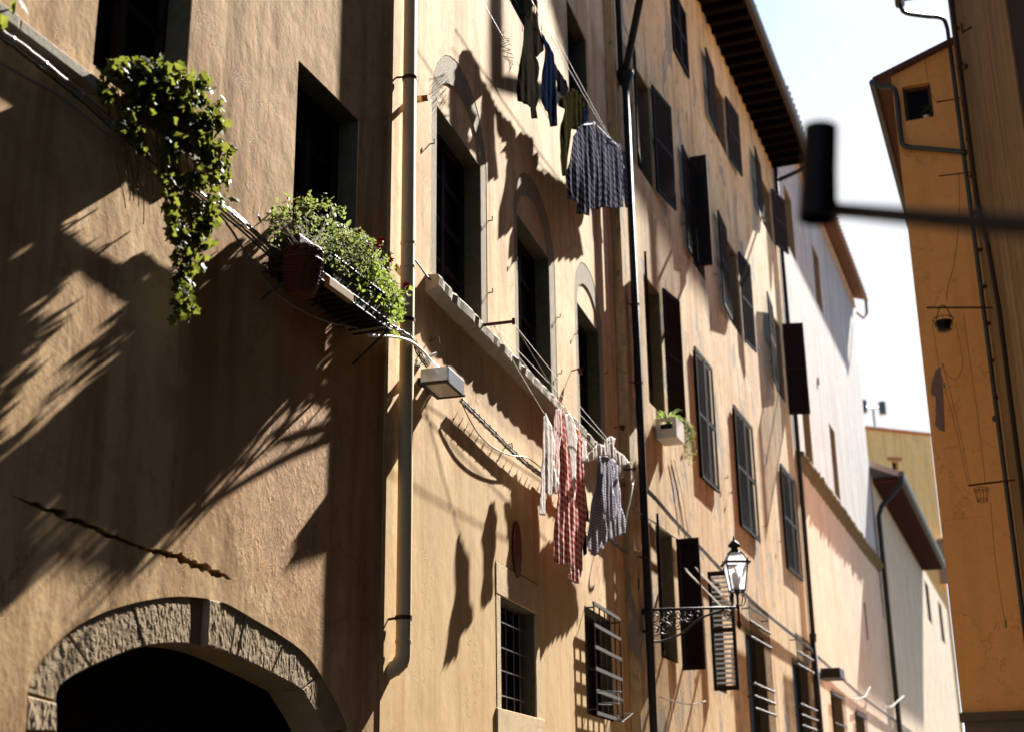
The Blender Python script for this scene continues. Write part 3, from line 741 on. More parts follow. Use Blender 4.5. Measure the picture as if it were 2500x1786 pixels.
# basket grilles over the two street windows
for (a, b, z1) in ((8.2, 10.3, 5.95), (13.9, 16.2, 5.95)):
    mb = MB(); n_ = .16
    for i in range(12):
        c = a + (b - a) * i / 11; mb.tube([C.P(c, n_, 2.3), C.P(c, n_, z1 + .06), C.P(c, n_, z1 + .12)], .012, 6)
        mb.lathe(C.P(c, n_, z1 + .06), [(0, 0), (.018, .02), (0, .09)], 6)
    for z_ in (5.93, 5.62, 5.30, 4.35, 4.1, 3.85, 2.9, 2.7):
        mb.box(C, a - .04, b + .04, n_ - .012, n_ + .012, z_ - .012, z_ + .012)
        if z_ < 5.9:
            for i in range(12):
                c = a + (b - a) * i / 11; mb.lathe(C.P(c, n_ + .016, z_ - .03), [(0, 0), (.028, .015), (.028, .045), (0, .06)], 6)
    for z_ in (5.9, 4.1, 2.6):
        for c in (a, b): mb.tube([C.P(c, n_, z_), C.P(c, -.1, z_)], .014, 6)
    mb.build('window_grille', M_DARK, bC)
for (a, b, z0, z1) in op[3:]:
    for (s_, z_) in ((a - .9, z0 + .5), (b + .9, z0 + .5)):
        if .2 < s_ < 17: MB().tube([C.P(s_, 0, z_), C.P(s_, .07, z_), C.P(s_, .07, z_ + .06)], .01, 5).box(C, s_ - .06, s_ + .05, .06, .075, z_ - .008, z_ + .008).build('shutter_catch', M_DARK, bC)
# eaves: rafters, brick boards and half-round gutter
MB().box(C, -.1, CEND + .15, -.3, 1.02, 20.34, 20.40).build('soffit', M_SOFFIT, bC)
mb = MB()
mb.hexa([C.P(-.1, 1.05, 20.42), C.P(CEND + .15, 1.05, 20.42), C.P(CEND + .15, -8, 23.4), C.P(-.1, -8, 23.4), C.P(-.1, 1.05, 20.5), C.P(CEND + .15, 1.05, 20.5), C.P(CEND + .15, -8, 23.5), C.P(-.1, -8, 23.5)])
rf = mb.build('roof', M_TILED, bC)
for i in range(33):
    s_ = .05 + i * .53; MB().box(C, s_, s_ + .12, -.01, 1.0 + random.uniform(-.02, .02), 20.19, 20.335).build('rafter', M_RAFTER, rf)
mb = MB()
for i in range(55):
    s_ = .0 + i * .315; mb.lathe(C.P(s_, .62, 20.60), [(.09, 0), (.075, .42)], 8, axis=(C.n * .96 + Vector((0, 0, -.12))).normalized())
mb.build('roof_tiles', M_TILED, rf)
mb = MB(); prof = []
for i in range(9):
    a = math.pi * i / 8; prof.append((1.10 + .095 * math.cos(a), 20.50 - .095 * math.sin(a)))
for sgn, rr in ((0, 0),):
    vs = [C.P(s_, n_, z_) for s_ in (-.1, CEND + .2) for n_, z_ in prof] + [C.P(s_, n_ + (1.10 - n_) * .08, z_ + .01) for s_ in (-.1, CEND + .2) for n_, z_ in prof]
    fs = [(i, i + 1, 9 + i + 1, 9 + i) for i in range(8)] + [(18 + i, 27 + i, 27 + i + 1, 18 + i + 1) for i in range(8)] + [tuple(range(9)), tuple(range(9, 18))]
    mb.add(vs, fs)
for i in range(9): mb.tube([C.P(1.2 + i * 1.9, 1.205, 20.51), C.P(1.2 + i * 1.9, 1.10, 20.385), C.P(1.2 + i * 1.9, 1.0, 20.5)], .018, 5)
mb.build('gutter', M_GUT, bC)
# black downpipe with hopper and the slanting pipe that feeds it
mb = MB(); ps, pn2 = .27, .12
hz = C.SZ(1507, 150, pn2)[1]
mb.tube([C.P(ps, pn2, hz - .25), C.P(ps, pn2, 0.05)], .062, 12)
mb.tube([C.P(ps - .12, pn2 - .04, 19.5), C.P(ps - .12, pn2 - .04, hz + .05)], .05, 10)
mb.lathe(C.P(ps, pn2, hz - .3), [(.065, 0), (.07, .05), (.15, .26), (.16, .34), (.13, .36), (.0, .3)], 12)
q0 = C.P(ps, pn2, hz); q1 = C.H(1560, 10, .75); q2 = q1 + (q1 - q0) * .4
mb.tube([q0, q0 + (q1 - q0) * .06, q1, q2, Vector((q2.x, q2.y, 20.3))], .065, 12)
dp2 = mb.build('downpipe', M_BLKPIPE, bC, smooth=True)
for v in (215, 720, 905, 1330):
    z_ = C.SZ(1530, v, pn2)[1]
    MB().tube([C.P(ps, pn2, z_ - .02), C.P(ps, pn2, z_ + .02)], .074, 12).tube([C.P(ps, pn2, z_), C.P(ps - .12, 0, z_)], .012, 6).build('bracket', M_RUST, dp2)
mb = MB(); mb.tube([C.P(CEND - .05, .1, 20.3), C.P(CEND - .05, .1, 6.35)], .065, 12); mb.lathe(C.P(CEND - .05, .1, 6.2), [(.08, 0), (.08, .15), (.1, .2), (.065, .25)], 12)
mb.tube([C.P(CEND + .05, 1.1, 20.4), C.P(CEND + .05, 1.1, 20.1), C.P(CEND - .05, .1, 19.75)], .06, 10)
mb.tube([C.P(CEND - .05, .1, 6.3), C.P(CEND - .05, .1, 0.1)], .075, 12)
mb.build('downpipe', M_BLKPIPE, bC, smooth=True)

# ================================================================== BUILDING D: white above, beige below a stone band
bD = thing('white_house', C.P(27, -3, 0), 'white upper storeys over a beige base split by a mossy stone band, beyond the shutters', 'building')
wopD = [(19.05, 20.5, 18.45, 20.6), (24.6, 26.15, 18.6, 20.8), (19.05, 20.55, 11.85, 14.6), (24.95, 26.3, 11.95, 14.4)]
wopL = [(20.0, 22.4, 2.3, 5.2), (25.0, 27.4, 2.3, 4.98)]
LZ = 11.42
wd_ = wall(C, [(CEND, LZ), (DEND, LZ), (DEND, 23.2), (CEND, 23.2)], [rect(*o) for o in wopD], .3, n=0.01)
wd_.box(C, CEND, DEND, -10, -.7, 21.5, 23.18); wd_.box(C, DEND - .3, DEND, -10, 0.0, 0, 23.17); wd_.box(C, CEND, DEND, -10, -9.9, 0, 21.5)
wd_.build('wall', M_D, bD)
wd2 = wall(C, [(CEND, 0), (DEND, 0), (DEND, LZ), (CEND, LZ)], [rect(*o) for o in wopL], .3, n=0.012)
wd2.build('lower_wall', M_D2, bD)
for o in wopD: window(C, bD, *o, .3, (1, 1), M_FRAME); reveal(C, bD, *o, .27, M_REVEALC)
for o in wopL:
    window(C, bD, *o, .3, (1, 1), M_WOODD); reveal(C, bD, *o, .27)
    mb = MB()
    for i in range(8): c = o[0] + (o[1] - o[0]) * i / 7; mb.tube([C.P(c, .08, o[2]), C.P(c, .08, o[3] + .05)], .012, 5)
    for z_ in (o[3] - .1, o[3] - .9, o[3] - 1.7): mb.box(C, o[0] - .05, o[1] + .05, .06, .10, z_ - .02, z_ + .02)
    mb.build('window_grille', M_DARK, bD)
random.seed(9)
mb = MB(); vs = []; fs = []; N = 130
for i in range(N + 1):
    s_ = CEND + .1 + (DEND - .2 - CEND) * i / N; z_ = LZ + random.uniform(-.03, .03); d = .24 + random.uniform(-.03, .03)
    vs += [C.P(s_, .0, z_ + .14), C.P(s_, d, z_ + .06), C.P(s_, d, z_ - .02), C.P(s_, d - .10, z_ - .10), C.P(s_, .0, z_ - .32 + random.uniform(-.03, .03))]
for i in range(N):
    for k in range(4): fs.append((i * 5 + k, i * 5 + k + 1, (i + 1) * 5 + k + 1, (i + 1) * 5 + k))
fs += [(4, 3, 2, 1, 0), tuple(N * 5 + k for k in range(5))]
mb.add(vs, fs).build('stone_band', simple('mossy_stone', (0.10, 0.075, 0.035), .9, scale=14, var=.6, bump=.8, bd=.02), bD)
mb = MB(); mb.hexa([C.P(CEND + .2, .50, 22.85), C.P(DEND, .50, 22.85), C.P(DEND, -8, 25.6), C.P(CEND + .2, -8, 25.6), C.P(CEND + .2, .50, 22.96), C.P(DEND, .50, 22.96), C.P(DEND, -8, 25.8), C.P(CEND + .2, -8, 25.8)])
rfd = mb.build('roof', M_TILED, bD)
mb = MB()
for i in range(48): mb.lathe(C.P(CEND + .4 + i * .4, .2, 23.12), [(.12, 0), (.10, .42)], 8, axis=(C.n * .93 + Vector((0, 0, -.34))).normalized())
mb.build('roof_tiles', M_TILED, rfd)
mb = MB().box(C, CEND, DEND + .0, .012, .12, 22.55, 22.72); mb.build('cornice', M_D2, bD)
MB().tube([C.P(CEND + .2, .56, 22.82), C.P(DEND, .56, 22.82)], .085, 8).tube([C.P(DEND - .1, .56, 22.8), C.P(DEND - .1, .55, 22.2), C.P(DEND - .1, .4, 22.0), C.P(DEND - .1, .15, 22.3)], .06, 8).build('gutter', simple('copper_gutter', (0.20, .10, .06), .6, .2), bD)
MB().box(C, 30.3, 30.5, .012, .04, 7.8, 9.1).build('wall_anchor', M_RUST, bD)
MB().box(C, 23.0, 23.2, .012, .05, 15.2, 15.4).build('wall_anchor', M_RUST, bD)

# ================================================================== BUILDING E: cream house at the bend
bE = thing('cream_house', C.P(55, -3, 0), 'low cream house in the distance with deep dark eaves and a black downpipe', 'building')
eo = [(60.3, 63.0, 12.35, 14.6), (69.8, 72.8, 12.3, 14.8)]
we = wall(C, [(DEND, 0), (EEND, 0), (EEND, 15.25), (DEND, 15.25)], [rect(*o) for o in eo], .5, n=0.05)
we.box(C, DEND, EEND, -9, -.8, 14.9, 15.24); we.box(C, DEND, EEND, -9, -8.8, 0, 14.9)
we.build('wall', M_E, bE)
for o in eo: window(C, bE, *o, .5, (0, 0), M_WOODD); reveal(C, bE, *o, .48, M_REVEAL)
mb = MB(); mb.hexa([C.P(DEND + .3, 1.15, 15.1), C.P(60, 1.15, 15.1), C.P(60, -6, 18.5), C.P(DEND + .3, -6, 18.5), C.P(DEND + .3, 1.15, 15.35), C.P(60, 1.15, 15.35), C.P(60, -6, 18.8), C.P(DEND + .3, -6, 18.8)])
rfe = mb.build('roof', simple('weathered_roof', (.30, .25, .22), .8, scale=6, var=.3), bE)
mb = MB()
for i in range(50): mb.box(C, DEND + .5 + i * .46, DEND + .64 + i * .46, .05, 1.1, 14.98, 15.12)
mb.box(C, DEND + .3, 60, .05, 1.12, 15.121, 15.16)
mb.build('rafter', simple('dark_red_rafter', (.04, .012, .01), .8), rfe)
MB().tube([C.P(DEND + .2, 1.25, 15.2), C.P(60.1, 1.25, 15.2)], .13, 8).build('gutter', M_GUT, bE)
MB().tube([C.P(DEND + .35, 1.25, 15.1), C.P(DEND + .3, 1.2, 14.8), C.P(DEND + .1, .35, 13.9), C.P(DEND + .1, .2, 13.5), C.P(DEND + .1, .2, 0.1)], .1, 10).build('downpipe', M_BLKPIPE, bE, smooth=True)

# ================================================================== far tower house closing the view
FR = Frame(-9, 130, 53)
bF = thing('far_tower_house', FR.P(-1, -4, 0), 'plain yellow tower house closing the end of the street with one tiny window', 'building')
wf = wall(FR, [(-16, 0), (2.1, 0), (2.1, 36.0), (-16, 36.6)], [rect(-2.3, -1.65, 32.2, 33.2)], .5)
wf.box(FR, -16, 2.09, -12, -1.2, 30, 35.9); wf.add([FR.P(2.1, 0, 0), FR.P(2.1, -12, 0), FR.P(2.1, -12, 36), FR.P(2.1, 0, 36)], [(0, 1, 2, 3)])
wf.build('wall', M_F, bF)
window(FR, bF, -2.3, -1.65, 32.2, 33.2, .5, (0, 0), M_WOODD)
MB().box(FR, -2.7, -1.4, 0.0, .25, 33.3, 33.55).build('window_hood', M_TILE, bF)
mb = MB()
for i in range(46): mb.lathe(FR.P(-15.9 + i * .4, -.5, 36.62 - .6 * i / 46), [(.16, 0), (.14, .8)], 6, axis=FR.n)
mb.build('roof', M_TILE, bF)
chm = MB().box(FR, 1.2, 3.0, .3, 1.5, 22, 25.6).box(FR, 1.0, 3.2, .1, 1.7, 25.62, 25.9)
tag(chm.build('chimney', simple('old_brick', (.30, .20, .14), .9, scale=8, var=.4)), 'small brick chimney top low down in front of the far yellow tower', 'chimney')
an = thing('antenna', FR.P(-3.1, -1, 36.3), 'small dark antenna with two drums on the roofline of the far yellow tower', 'antenna')
MB().tube([FR.P(-3.1, -1, 36.0), FR.P(-3.1, -1, 38.6)], .09, 6).tube([FR.P(-4.1, -1, 38.6), FR.P(-2.1, -1, 38.6)], .09, 6).build('mast', M_GUT, an)
for s_ in (-4.1, -2.1): MB().tube([FR.P(s_, -1, 38.0), FR.P(s_, -1, 39.2)], .32, 10).build('drum', M_GUT, an)

# ================================================================== RIGHT SIDE: orange end wall and the brown streaked house
bR1 = thing('orange_house', R1.P(0, -4, 0), 'orange rendered house end with a small window high under its sloping roof', 'building')
XL, XR = -1.22, 0.6
mb = wall(R1, [(XL, 3.1), (XR, 3.1), (XR, 14.35), (XL, 13.72)], [rect(-1.06, -.60, 12.83, 13.48)], .16)
mb.add([R1.P(XL, 0, 3.1), R1.P(XL, -14, 3.1), R1.P(XL, -14, 13.72), R1.P(XL, 0, 13.72)], [(0, 1, 2, 3)])
mb.add([R1.P(XL, -14, 0), R1.P(6, -14, 0), R1.P(6, -14, 13.7), R1.P(XL, -14, 13.7)], [(0, 1, 2, 3)])
mb.box(R1, XL + .01, 6, -14, -.6, 13.0, 13.6)
mb.build('wall', M_R1, bR1)
mb = MB().box(R1, XL + .01, XR, -.4, -.02, 0, 3.08); mb.build('lower_wall', simple('dark_stone_base', (.16, .13, .10), .9, scale=5), bR1)
mb = MB().box(R1, XL - .04, XR, -.3, .10, 3.0, 3.12); mb.build('cornice', simple('dark_stone_cornice', (.13, .10, .07), .9, scale=5), bR1)
wr = window(R1, bR1, -1.06, -.60, 12.83, 13.48, .15, (0, 0), M_FRAME)
mb = MB(); mb.hexa([R1.P(XL - .30, .12, 13.62), R1.P(XR, .12, 14.36), R1.P(XR, -14, 14.36), R1.P(XL - .3, -14, 13.62), R1.P(XL - .30, .12, 13.70), R1.P(XR, .12, 14.44), R1.P(XR, -14, 14.44), R1.P(XL - .3, -14, 13.70)])
for i in range(34): mb.lathe(R1.P(XL - .26, -.1 - i * .42, 13.74), [(.07, 0), (.07, .5)], 6, axis=(R1.t * .93 + Vector((0, 0, .36))).normalized())
mb.build('roof', simple('dark_tiles', (.12, .065, .045), .8, scale=10, var=.4), bR1)
MB().tube([R1.P(XL - .30, .14, 13.60), R1.P(XL - .30, -14, 13.60)], .06, 10).build('gutter', M_GUT, bR1)
mb = MB().tube(smooth_path([R1.H(2142, 205, .1), R1.H(2150, 212, .09), R1.H(2179, 214, .07), R1.H(2189, 240, .07), R1.H(2200, 340, .07), R1.H(2214, 358, .07), R1.H(2260, 363, .07), R1.H(2362, 372, .07)], 4), .04, 10)
mb.build('downpipe', M_GUT, bR1, smooth=True)
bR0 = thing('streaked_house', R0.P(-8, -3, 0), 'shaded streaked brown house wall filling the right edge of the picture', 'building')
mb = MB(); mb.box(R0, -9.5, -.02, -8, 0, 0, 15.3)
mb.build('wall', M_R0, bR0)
bN = thing('sky_block_house', R0.P(-16, -3, 0), 'tall dark house added beside the camera to block sky and bounced light', 'building')
MB().box(R0, -25, -9.51, -8, -.02, 0, 25).build('wall', simple('low_bounce_stone', (.02, .016, .012), .9, scale=4, var=.4, bump=.8, bd=.02), bN)  # added height and near-black colour keep sky and bounced light off the left wall
MB().box(R0, -25, -9.51, -8, .9, 25.01, 25.2).build('roof', M_TILED, bN)
MB().box(R0, -9.52, -9.3, -.1, .001, 0, 15.2) if False else None
mb = MB(); mb.hexa([R0.P(-40, .72, 15.18), R0.P(.1, .72, 15.18), R0.P(.1, -8, 18.6), R0.P(-40, -8, 18.6), R0.P(-40, .72, 15.26), R0.P(.1, .72, 15.26), R0.P(.1, -8, 18.7), R0.P(-40, -8, 18.7)])
rf0 = mb.build('roof', simple('dark_tiles_near', (.10, .055, .04), .8, scale=10, var=.4), bR0)
for i in range(16): MB().box(R0, -.15 - i * .5, -.05 - i * .5, .0, .7, 15.06, 15.17).build('rafter', M_RAFTER, rf0)
mb = MB()
for i in range(70): mb.lathe(R0.P(.02 - i * .3, .45, 15.3), [(.075, 0), (.065, .3)], 6, axis=(R0.n * .95 + Vector((0, 0, -.3))).normalized())
mb.build('roof_tiles', simple('dark_tiles_near2', (.12, .07, .05), .8, scale=10, var=.4), rf0)
MB().tube([R0.P(-40, .78, 15.14), R0.P(.15, .78, 15.14)], .085, 12).build('gutter', M_GUT, bR0)
MB().tube(smooth_path([R0.P(.05, .78, 15.1), R0.P(.05, .72, 14.9), R0.P(.03, .4, 14.75), R0.P(.03, .12, 14.65), R0.P(.0, .06, 14.4)], 5) + [R0.P(.0, .06, 3.2)], .035, 10).build('downpipe', M_GUT, bR0, smooth=True)
MB().tube([R0.H(2323, 0, .05), R0.H(2386, 490, .05), R0.H(2412, 600, .05), R0.H(2440, 760, .05), R0.H(2470, 1000, .05), R0.H(2496, 1200, .05), R0.H(2530, 1500, .05)], .034, 8).tube([R0.H(2300, -200, .05), R0.H(2323, 0, .05)], .034, 8).build('cable_conduit', simple('brown_conduit', (.045, .03, .018), .6), bR0)
mb = MB()
for v in range(-1, 13):
    q = R0.H(2345 + 9.5 * v, 160 + v * 90, .05); mb.tube([q - Vector((0, 0, .02)), q + Vector((0, 0, .02))], .042, 8)
mb.build('bracket', M_RUST, bR0)

# ================================================================== THINGS
def leaf_poly(kind, sz):
    if kind == 'ivy':
        p = [(0, 0), (.28, -.10), (.50, .08), (.40, .30), (.56, .52), (.30, .60), (.16, .82), (0, 1.0), (-.16, .82), (-.30, .60), (-.56, .52), (-.40, .30), (-.50, .08), (-.28, -.10)]
    elif kind == 'oval':
        p = [(0, 0), (.20, .22), (.27, .5), (.18, .8), (0, 1.0), (-.18, .8), (-.27, .5), (-.20, .22)]
    elif kind == 'rose':
        p = [(0, 0), (.22, .2), (.30, .45), (.16, .78), (0, 1.0), (-.16, .78), (-.30, .45), (-.22, .2)]
    else:
        p = [(0, 0), (.07, .2), (.09, .6), (0, 1.0), (-.09, .6), (-.07, .2)]
    return [(x * sz, y * sz) for x, y in p]
def add_leaf(mb, pos, sz, kind, up=None, face=None):
    """one slightly folded, drooping leaf"""
    d = up or Vector((random.gauss(0, .5), random.gauss(0, .5), random.gauss(-.45, .5)))
    d = d.normalized()
    f = (face or Vector((random.gauss(.5, .6), random.gauss(-.1, .7), random.gauss(.55, .5)))).normalized()
    sdir = d.cross(f)
    if sdir.length < .05: sdir = d.orthogonal()
    sdir.normalize(); f = sdir.cross(d).normalized()
    P = leaf_poly(kind, sz); vs = []; curl = random.uniform(.1, .35)
    for x, y in P: vs.append(pos + sdir * x + d * y + f * (-abs(x) * .35 - curl * y * y / sz))
    n = len(P); c = pos + d * (sz * .5) - f * (curl * .25 * sz)
    k = len(mb.v); mb.v += vs + [c]
    mb.f += [(k + i, k + (i + 1) % n, k + n) for i in range(n)]
def in_poly(x, y, poly):
    r = False; j = len(poly) - 1
    for i in range(len(poly)):
        if (poly[i][1] > y) != (poly[j][1] > y) and x < (poly[j][0] - poly[i][0]) * (y - poly[i][1]) / (poly[j][1] - poly[i][1]) + poly[i][0]: r = not r
        j = i
    return r
def scatter(poly, cnt):
    x0, x1 = min(p[0] for p in poly), max(p[0] for p in poly); y0, y1 = min(p[1] for p in poly), max(p[1] for p in poly)
    out = []
    while len(out) < cnt:
        x, y = random.uniform(x0, x1), random.uniform(y0, y1)
        if in_poly(x, y, poly): out.append((x, y))
    return out

# ---------------- ivy on the first window ledge
random.seed(21)
ivy = thing('ivy_plant', A.P(6.9, .2, 6.2), 'big trailing ivy spilling off the window ledge of the near house, top left', 'ivy')
poly = [(238, 192), (262, 152), (330, 142), (392, 132), (425, 158), (470, 188), (505, 200), (530, 250), (542, 300), (560, 370), (566, 450), (545, 500), (520, 520), (512, 580), (480, 590), (425, 560), (405, 500), (398, 450), (372, 405), (318, 350), (275, 275), (240, 222)]
tail = [(415, 520), (515, 520), (512, 560), (495, 610), (472, 650), (470, 700), (476, 745), (450, 775), (430, 775), (424, 700), (430, 650), (418, 600), (412, 560)]
mb = MB()
for (u, v) in scatter(poly, 2500):
    if noise.noise(Vector((u / 38, v / 38, 3.3))) + .5 * noise.noise(Vector((u / 14, v / 14, 1))) < -.10: continue
    n_ = random.uniform(.18, .25)
    add_leaf(mb, A.H(u, v, n_), random.choice((random.uniform(.018, .04), random.uniform(.035, .075))), 'ivy')
for (u, v) in scatter([(270, 145), (430, 150), (540, 280), (560, 450), (520, 510), (470, 480), (480, 330), (400, 220), (300, 190)], 260):
    add_leaf(mb, A.H(u, v, .26), random.uniform(.05, .08), 'ivy')
for (u, v) in scatter(tail, 260): add_leaf(mb, A.H(u, v, random.uniform(.2, .25)), random.uniform(.035, .07), 'ivy')
for i in range(70):                       # loose runners breaking the outline
    u, v = random.choice(poly[6:18] + tail[:9]); u += random.uniform(-12, 16); v += random.uniform(-16, 16)
    add_leaf(mb, A.H(u, v, random.uniform(.2, .27)), random.uniform(.03, .085), 'ivy')
for (u, v) in ((490, 180), (515, 215), (548, 240), (560, 355), (398, 132), (566, 480), (440, 690), (455, 740), (5, 62), (12, 50), (38, 5), (55, 2), (345, 140)): add_leaf(mb, A.H(u, v, .25 if v > 70 else .12), .085, 'ivy')
mb.build('foliage', M_IVY, ivy)
mb = MB()
for i in range(44):
    u, v = random.uniform(250, 430), random.uniform(165, 215); pts = [A.H(u, v, .2)]
    for k in range(9):
        u += random.uniform(-4, 18) * (1 if k < 5 else .4); v += random.uniform(20, 44); pts.append(A.H(min(u, 545 if v < 520 else 470), min(v, 640), .21 + .015 * math.sin(k + i)))
    mb.tube(smooth_path(pts, 3), .0035, 4)
mb.tube(smooth_path([A.H(455, 560, .23), A.H(440, 640, .23), A.H(436, 700, .23), A.H(428, 780, .23)], 5), .004, 5)
mb.tube(smooth_path([A.H(500, 270, .24), A.H(520, 255, .25), A.H(548, 240, .25)], 4), .003, 4)
mb.build('stem', M_STEM, ivy)
box1 = thing('window_box', A.P(6.9, .15, 6.0), 'red and brown window box almost hidden under the big ivy', 'planter')
MB().box(A, 6.42, 7.40, .08, .24, 6.14, 6.26).build('trough', M_RUST, box1, bevel=.01)
MB().box(A, 6.5, 7.30, .14, .16, 6.0, 6.08).build('rail', M_SIGN, box1)

# ---------------- herb box, basket and roses on the second window
random.seed(31)
rack = thing('plant_rack', A.P(9.5, .1, 5.8), 'black iron plant rack hung below the second window of the near house', 'plant rack')
mb = MB(); rs0, rz0 = A.SZ(690, 690, .2); rs1 = A.SZ(945, 800, .34)[0]; rz = 5.62
for z_ in (rz, rz + .07):
    mb.tube([A.P(rs0, .02, z_), A.P(rs0, .36, z_), A.P(rs1, .36, z_), A.P(rs1, .02, z_)], .010, 6)
for i in range(15):
    s_ = rs0 + (rs1 - rs0) * i / 14; mb.tube([A.P(s_, .36, rz + .07), A.P(s_, .36, rz), A.P(s_, .03, rz)], .010, 5)
mb.tube([A.P(rs0, .36, rz), A.P(rs0, .02, rz - .22)], .01, 6); mb.tube([A.P(rs1, .36, rz), A.P(rs1, .02, rz - .27)], .01, 6)
mb.build('frame', M_DARK, rack)
ta, tb = A.SZ(800, 690, .30)[0], rs1 - .05
pb1 = MB().box(A, ta, tb, .05, .34, rz + .012, rz + .27).box(A, ta - .02, tb + .02, .03, .36, rz + .27, rz + .30)
tag(pb1.build('plant_trough', M_SOIL, None, bevel=.012), 'long black plastic trough of roses at the far end of the plant rack', 'planter')
pb3 = MB().box(A, rs0 + .05, ta - .05, .03, .30, rz + .012, rz + .30)
tag(pb3.build('plant_trough', M_SOIL, None, bevel=.012), 'short black plastic trough of herbs behind the wicker basket', 'planter')
qa, qz = A.SZ(793, 684, .38); qb = A.SZ(853, 722, .38)[0]
pb2 = MB().box(A, qa, qb, .372, .42, qz - .05, qz + .03)
tag(pb2.build('wooden_tray', M_TAN, None, bevel=.008), 'small tan wooden tray beside the wicker basket on the plant rack', 'tray')
bask = thing('wicker_basket', A.H(738, 660, .40), 'dark red wicker basket of herbs hanging from the plant rack', 'basket')
bc = A.H(736, 722, .36); mb = MB(); seg = 40; rows = 30; vs = []; fs = []
prof = lambda t: .095 + .055 * math.sin(t * math.pi * .78) + (.012 if t > .93 else 0)
for j in range(rows + 1):
    t = j / rows; r = prof(t) * (1 + .0)
    for k in range(seg):
        a = 2 * math.pi * k / seg; rr = r + .006 * (1 if (j + k // 2) % 2 else -1)
        vs.append(bc + Vector((math.cos(a) * rr, math.sin(a) * rr, t * .36)))
for j in range(rows):
    for k in range(seg): fs.append((j * seg + k, j * seg + (k + 1) % seg, (j + 1) * seg + (k + 1) % seg, (j + 1) * seg + k))
fs.append(tuple(reversed(range(seg))))
mb.add(vs, fs).build('weave', M_WICK, bask)
mb = MB(); mb.tube([bc + Vector((math.cos(2 * math.pi * k / 24) * .13, math.sin(2 * math.pi * k / 24) * .13, .362)) for k in range(25)], .013, 8)
mb.tube([bc + Vector((math.cos(2 * math.pi * k / 24) * .152, math.sin(2 * math.pi * k / 24) * .152, .27)) for k in range(25)], .006, 6)
mb.build('rim', M_WICK, bask)
MB().lathe(bc + Vector((0, 0, .335)), [(0, 0), (.12, 0)], 20).build('soil', M_SOIL, bask)
herb = thing('herb_plant', A.P(9.2, .4, 6.1), 'bushy pale green herbs with round upright leaves growing over the wicker basket', 'herbs')
mb = MB()
hp = [(655, 545), (668, 520), (700, 512), (735, 508), (790, 530), (838, 545), (852, 580), (820, 600), (770, 600), (700, 610), (655, 600)]
for (u, v) in scatter(hp, 900): add_leaf(mb, A.H(u, v, random.uniform(.08, .24)), random.uniform(.028, .05), 'oval', up=Vector((random.gauss(0, .7), random.gauss(0, .7), random.gauss(.1, .5))), face=Vector((.3, .1, 1)) + Vector((random.gauss(0, .4), random.gauss(0, .4), 0)))
for (u, v) in ((735, 517), (742, 523), (795, 535), (797, 549), (812, 528), (818, 542), (822, 532), (830, 556), (845, 555), (842, 566), (826, 566), (730, 522), (808, 560), (853, 572), (640, 545), (660, 540)):
    for k in range(2): add_leaf(mb, A.H(u, v, .16), .075, 'oval', up=Vector((random.gauss(0, .6), random.gauss(0, .6), .5)), face=Vector((.8, -.3, .3)))
for i in range(34):
    u = random.uniform(655, 850); v = 545 - 30 * math.sin((u - 655) / 195 * math.pi) + random.uniform(-14, 10)
    q_ = A.H(u, v, random.uniform(.1, .2)); hgt = random.uniform(.05, .15); d_ = Vector((random.gauss(0, .3), random.gauss(0, .3), 1)).normalized()
    for k in range(7): add_leaf(mb, q_ + d_ * hgt * k / 6, random.uniform(.03, .055), 'oval', up=d_ * .5 + Vector((random.gauss(0, .7), random.gauss(0, .7), .1)), face=Vector((random.gauss(0, .5), random.gauss(0, .5), 1)))
mb.build('foliage', M_HERB, herb)
mb = MB()
for i in range(40):
    u, v = random.choice(scatter(hp, 1)); mb.tube([bc + Vector((random.uniform(-.08, .08), random.uniform(-.08, .08), .33)), A.H(u, v, random.uniform(.2, .38))], .0025, 4)
mb.build('stem', M_STEM, herb)
thyme = thing('thyme_plant', A.P(9.8, .3, 6.0), 'feathery fine leaved thyme between the round leaved herbs and the roses', 'herbs')
mb = MB()
tp = [(800, 580), (840, 560), (880, 560), (915, 590), (930, 640), (925, 700), (880, 700), (830, 670), (790, 640), (760, 610)]
for (u, v) in scatter(tp, 3400): add_leaf(mb, A.H(u, v, random.uniform(.1, .38)), random.uniform(.018, .034), 'oval', up=Vector((random.gauss(0, .6), random.gauss(0, .6), random.gauss(.5, .5))))
mb.build('foliage', M_HERB, thyme)
mb = MB()
for i in range(60):
    u, v = scatter(tp, 1)[0]; q = A.H(u, v, random.uniform(.15, .34)); b_ = A.P((ta + tb) / 2 + random.uniform(-.4, .2), .2, rz + .28); mb.tube([b_, b_.lerp(q, .6) + Vector((0, 0, .05)), q], .002, 4)
mb.build('stem', M_STEM, thyme)
rose = thing('rose_bush', A.P(10.3, .3, 6.0), 'straggling rose bush with dark red blooms beside the cream downpipe', 'rose bush')
mb = MB()
rp_ = [(905, 610), (930, 640), (960, 680), (985, 720), (990, 755), (975, 790), (955, 770), (920, 735), (880, 710), (850, 690), (890, 650)]
for (u, v) in scatter(rp_, 1100): add_leaf(mb, A.H(u, v, random.uniform(.08, .38)), random.uniform(.03, .055), 'rose')
for (u, v) in scatter([(870, 570), (900, 575), (940, 590), (960, 620), (975, 660), (960, 690), (920, 640)], 60): add_leaf(mb, A.H(u, v, random.uniform(.3, .45)), random.uniform(.025, .045), 'rose')
for (u, v) in scatter([(940, 740), (1000, 690), (1002, 715), (965, 780), (972, 830), (955, 800)], 45): add_leaf(mb, A.H(u, v, random.uniform(.3, .42)), random.uniform(.04, .06), 'rose')
mb.build('foliage', M_ROSE, rose)
mb = MB()
fl = [(917, 602, .075), (897, 598, .05), (931, 587, .045), (953, 634, .05), (993, 698, .06), (875, 566, .045), (838, 588, .03)]
